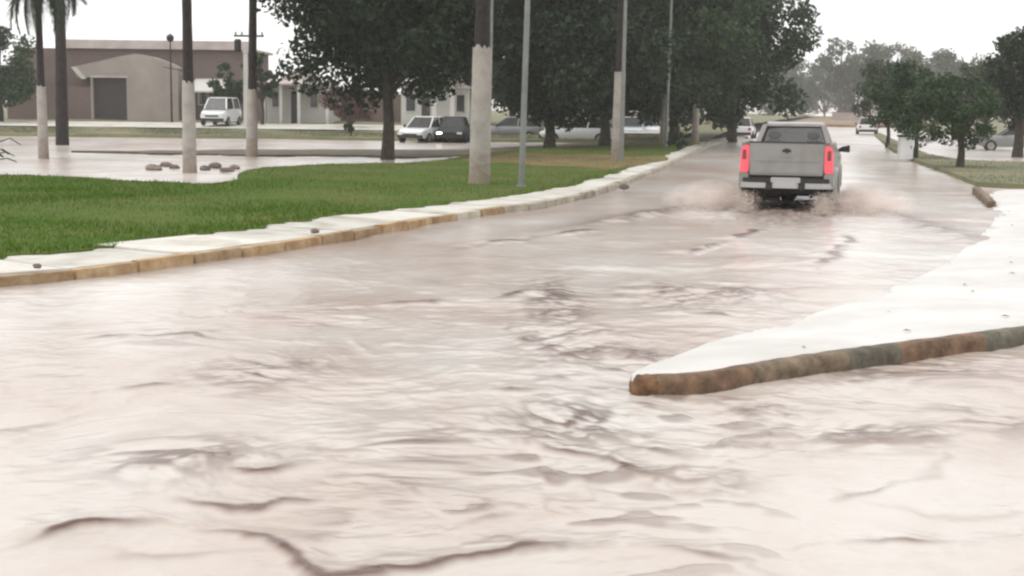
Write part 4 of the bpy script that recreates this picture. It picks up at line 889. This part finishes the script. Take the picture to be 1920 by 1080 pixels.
# ------------------------------------------------------------------ buildings
def brick_building():
    Y = 97.0; z0 = float(back_z(Y)); xl = P(30, 222, Y).x; xr = P(462, 222, Y).x; T = empty('brick_building', (xl, Y, z0))
    tag(T, 'low red brick building with pale flat roofline and plaster front', 'building')
    Wd = xr - xl; H = P(250, 92, Y).z - z0; sx = lambda u: P(u, 200, Y).x - xl; zz = lambda v, u=250: P(u, v, Y).z - z0
    MB().box(0, Wd, 0, 9, -.4, H).build('wall', M['brick'], T)
    x1 = sx(128)
    rf = MB().box(x1, Wd + .3, -.35, 9.3, H + .003, H + .16).build('roof', M['roof_cap'], T)
    MB().box(x1, Wd + .2, -.2, .12, H + .165, H + .60).build('parapet', M['roof_cap'], rf)
    # front annexe of pale plaster with a curved parapet and a roller door
    a0, a1 = sx(184), sx(345); d0, d1 = sx(188), sx(250); dh = zz(147); yb = -1.6
    MB().box(a0, d0, yb, -.003, -.4, dh).build('door_jamb', M['plaster'], T)
    MB().box(d1, a1, yb, -.003, -.4, dh).build('front_wall', M['plaster'], T)
    top = [(a0 - .9, dh), (a0 - 1.25, zz(128)), (sx(200), zz(117)), (sx(240), zz(107)), (sx(268), zz(102)), (sx(300), zz(108)), (sx(330), zz(119)), (a1, zz(127)), (a1, dh)]
    MB().prism(top, yb + .002, -.004, 'y').build('curved_parapet', M['plaster'], T)
    MB().prism([(a0 - 1.3, zz(128)), (a0 - .95, zz(128)), (a0 - .25, dh - .1), (a0 - .6, dh - .1)], yb - .06, yb - .003, 'y').build('raking_panel', M['pale_wall'], T)
    dr = MB().box(d0, d1, yb + .35, yb + .42, -.2, dh).build('roller_door', M['door_dark'], T)
    n = 9
    for k in range(n): MB().box(d0 + .06, d1 - .06, yb + .315, yb + .348, k * dh / n + .02, (k + 1) * dh / n - .02).build('door_slat', M['door_dark'], dr)
    MB().box(d0 - .12, d1 + .12, yb - .05, yb - .002, dh, dh + .14).build('lintel', M['roof_cap'], T)
    MB().box(0, a0, yb, -.004, -.4, zz(165)).build('low_wall', M['brick'], T)
    # awning on the right
    MB().hexa([(sx(368), -1.9, zz(172)), (sx(432), -1.9, zz(172)), (sx(432), -.003, zz(150)), (sx(368), -.003, zz(150))], [(sx(368), -1.9, zz(169)), (sx(432), -1.9, zz(169)), (sx(432), -.003, zz(146)), (sx(368), -.003, zz(146))]).build('awning', M['pale_wall'], T)
    for u in (370, 430): MB().box(sx(u) - .05, sx(u) + .05, -1.85, -1.75, -.2, zz(172)).build('awning_post', M['steel'], T)
    for u0, u1 in ((372, 392), (405, 428)):
        w_ = MB().box(sx(u0), sx(u1), -.05, -.003, 1.0, 2.0).build('window', M['pale_wall'], T); MB().box(sx(u0) + .08, sx(u1) - .08, -.07, -.052, 1.08, 1.92).build('pane', M['pane'], w_)
brick_building()

def house(name, label, u0, u1, vt, vr, Y, wins, doors, wall='pale_wall', roof='roof_tile'):
    z0 = float(back_z(Y)); xl = P(u0, 222, Y).x; xr = P(u1, 222, Y).x; T = empty(name, (xl, Y, z0)); tag(T, label, 'house')
    Wd = xr - xl; H = P((u0 + u1) / 2, vt, Y).z - z0; HR = P((u0 + u1) / 2, vr, Y).z - z0
    MB().box(0, Wd, 0, 6, -.4, H).build('wall', M[wall], T)
    r = MB().prism([(-.35, H + .002), (Wd + .35, H + .002), (Wd / 2, HR)], -.4, 6.3, 'y').build('roof', M[roof], T)
    for a, b, z_, h_ in wins:
        w_ = MB().box(a * Wd, b * Wd, -.06, -.003, z_, z_ + h_).build('window', M['concrete'], T); MB().box(a * Wd + .07, b * Wd - .07, -.08, -.062, z_ + .07, z_ + h_ - .07).build('pane', M['pane'], w_)
    for a, b in doors:
        d = MB().box(a * Wd, b * Wd, -.06, -.003, 0, 2.1).build('door', M['door_dark'], T); MB().box(b * Wd - .16, b * Wd - .08, -.1, -.062, 1.0, 1.12).build('handle', M['steel'], d)
    return T, Wd, H
T, Wd, H = house('pale_house', 'pale gabled house with porch pillars left of the biggest tree', 500, 622, 168, 128, 94, [(.08, .2, 1, 1.1), (.66, .8, 1, 1.1)], [(.38, .5)], roof='roof_cap')
for k in (.02, .28, .55, .98): MB().box(k * Wd - .1, k * Wd + .1, -1.6, -1.4, -.3, 2.5).build('pillar', M['white_concrete'], T)
MB().hexa([(-.2, -1.8, 2.5), (Wd + .2, -1.8, 2.5), (Wd + .2, -.42, 2.75), (-.2, -.42, 2.75)], [(-.2, -1.8, 2.62), (Wd + .2, -1.8, 2.62), (Wd + .2, -.42, 2.87), (-.2, -.42, 2.87)]).build('porch_roof', M['roof_cap'], T)
T, Wd, H = house('pale_house', 'greyish white house seen under the biggest tree, behind the charcoal hatchback', 752, 880, 165, 138, 92, [(.06, .22, .9, 1.2), (.8, .94, .9, 1.2)], [(.3, .42)], roof='roof_cap')
for k in (.5, .76): MB().box(k * Wd - .14, k * Wd + .14, -1.3, -1.0, -.3, 2.9).build('pillar', M['white_concrete'], T)
MB().box(.42 * Wd, .84 * Wd, -1.5, -.42, 2.9, 3.02).build('porch_roof', M['white_concrete'], T)
T, Wd, H = house('far_house', 'low pale house half hidden behind the trees right of the steel pole', 1010, 1240, 222, 205, 125, [(.1, .2, .9, 1.1), (.55, .65, .9, 1.1)], [(.3, .36)])
# brown garden wall between the houses
T = empty('garden_wall', (P(598, 222, 99).x, 99, .77)); tag(T, 'reddish brown garden wall between the two pale houses', 'wall'); xw = P(760, 222, 99).x - P(598, 222, 99).x
MB().box(0, xw, 0, .2, -.3, 1.9).build('panel', M['brick'], T); MB().box(-.05, xw + .05, -.05, .25, 1.9, 1.98).build('coping', M['roof_cap'], T)
# distant low wall at the end of the avenue
T = empty('end_wall', (P(1560, 235, 240).x, 240, .3)); tag(T, 'low reddish wall closing the view at the end of the road', 'wall')
MB().box(0, 7, 0, .3, -.3, 1.3).build('panel', M['plaster'], T); MB().box(-.1, 7.1, -.05, .35, 1.3, 1.4).build('coping', M['roof_tile'], T)

# ------------------------------------------------------------------ small things
T = empty('white_cabinet', (*xy(1697, 296, .12), .12)); tag(T, 'white roadside cabinet with dark lid among the small median trees', 'cabinet')
MB().box(-.26, .26, -.2, .2, -.05, .82).build('case', M['white_paint'], T, bevel=.015); MB().box(-.30, .30, -.24, .24, .82, .90).build('lid', M['dark_metal'], T, bevel=.015)
d = MB().box(-.22, .22, -.215, -.202, .08, .76).build('door', M['white_paint'], T); MB().box(.14, .17, -.235, -.216, .38, .48).build('handle', M['dark_metal'], d)

def stone(name, label, loc, s, m, seed, group, sx=1.4):
    rng = random.Random(seed); bm = bmesh.new(); bmesh.ops.create_icosphere(bm, subdivisions=2, radius=1)
    for v in bm.verts:
        k = 1 + rng.uniform(-.16, .16) + .15 * math.sin(v.co.x * 3 + seed); v.co = Vector((v.co.x * s * sx * k, v.co.y * s * k, v.co.z * s * .62 * k))
    me = bpy.data.meshes.new(name); bm.to_mesh(me); bm.free(); me.materials.append(m); o = link(bpy.data.objects.new(name, me)); o.location = loc; o.rotation_euler = (0, 0, rng.uniform(0, 3)); tag(o, label, 'stone', group); return o
for q, (u, v, s) in enumerate([(290, 318, .20), (310, 312, .16), (327, 316, .14), (385, 318, .15), (402, 314, .22), (425, 322, .17), (441, 316, .13)]):
    p = G(u, v, 0); stone('rubble_stone', ['leftmost brown rubble lump in the water left of the dark slender palm', 'middle brown rubble lump of the three left of the dark slender palm', 'brown rubble lump left of the dark slender palm, nearest its trunk', 'brown rubble lump right of the dark slender palm, nearest its trunk', 'largest brown rubble lump right of the dark slender palm', 'nearest brown rubble lump of the four right of the dark slender palm', 'rightmost small brown rubble lump at the corner of the lawn'][q], (p.x, p.y, .03), s, M['rubble'], q, 'rubble around the dark slender palm')
p = G(70, 495, .19); stone('loose_stone', 'small grey stone on the paved path near the left edge', (p.x, p.y, .165), .05, M['rubble'], 31, 'loose stones on the path')
p = G(590, 430, .19); stone('loose_stone', 'small grey stone on the paved path, right of the first and farther off', (p.x, p.y, .165), .06, M['rubble'], 32, 'loose stones on the path')
p = G(1170, 352, .18); stone('loose_stone', 'small dark stone on the path below the middle whitewashed palm', (p.x, p.y, .2), .10, M['rubble'], 33, 'loose stones on the path')

def litter():
    V = []; Fq = []; rng = random.Random(9)
    A = [xy(1300, 690, .12), xy(1900, 600, .12), xy(1900, 380, .1), xy(1860, 420, .08), xy(1700, 560, .08)]
    n = 0
    while n < 10:
        x, y = rng.uniform(1.5, 9), rng.uniform(9.8, 24)
        if not inside(np.array([x]), np.array([y]), A)[0]: continue
        z = .16; a = rng.uniform(0, 6.3); l = rng.uniform(.015, .045); b = len(V)
        c, s_ = math.cos(a) * l, math.sin(a) * l
        d0 = seg_dist(np.array([x]), np.array([y]), [tuple(p) for p in RKs])[0][0]; d1 = seg_dist(np.array([x]), np.array([y]), [tuple(p) for p in FARs])[0][0]; z = .146 * (d1 / (d0 + d1)) ** .8 + .016
        V += [(x - c, y - s_, z), (x + s_ * .5, y - c * .5, z + .012), (x + c, y + s_, z + .004), (x - s_ * .5, y + c * .5, z + .01)]; Fq.append((b, b + 1, b + 2, b + 3)); n += 1
    o = link(bpy.data.objects.new('leaf_litter', np_mesh('leaf_litter', np.array(V), np.array(Fq), M['rubble']))); tag(o, 'scattered dark leaf litter on the white pavement', 'litter', kind='stuff')
litter()

# strap-leaved plant that reaches in at the left edge
T = empty('strap_plant', (*xy(-42, 328, LZ), LZ)); tag(T, 'dark strap leaved plant reaching in at the left edge of the lawn', 'plant')
rng = random.Random(4)
for k in range(22):
    a = 2 * math.pi * k / 22 + rng.uniform(-.1, .1); Lr = rng.uniform(.75, 1.15); up = rng.uniform(.35, 1.05)
    pts = [Vector((math.cos(a) * Lr * t, math.sin(a) * Lr * t, up * math.sin(t * 2.2))) for t in (0, .25, .5, .75, 1)]
    side = Vector((-math.sin(a), math.cos(a), 0)); mb = MB(); V = []; wd = (.035, .06, .065, .045, .004)
    for p_, w_ in zip(pts, wd): V += [p_ - side * w_ + Vector((0, 0, .012)), p_ - Vector((0, 0, .01)), p_ + side * w_ + Vector((0, 0, .012))]
    mb.add(V, [(3 * j + i_, 3 * j + i_ + 1, 3 * j + i_ + 4, 3 * j + i_ + 3) for j in range(4) for i_ in range(2)]); mb.build('leaf', M['leaf_dark'], T)

# ------------------------------------------------------------------ air
hz = bpy.data.materials.new('haze'); hz.use_nodes = True; t = hz.node_tree; t.nodes.clear()
pv = t.nodes.new('ShaderNodeVolumePrincipled'); pv.inputs['Density'].default_value = .00055; pv.inputs['Color'].default_value = (1, 1, 1, 1); pv.inputs['Anisotropy'].default_value = .2
om = t.nodes.new('ShaderNodeOutputMaterial'); t.links.new(pv.outputs[0], om.inputs['Volume'])
o = MB().box(-4100, 4100, -350, 7100, -1.5, 22).build('haze', hz); tag(o, kind='stuff')
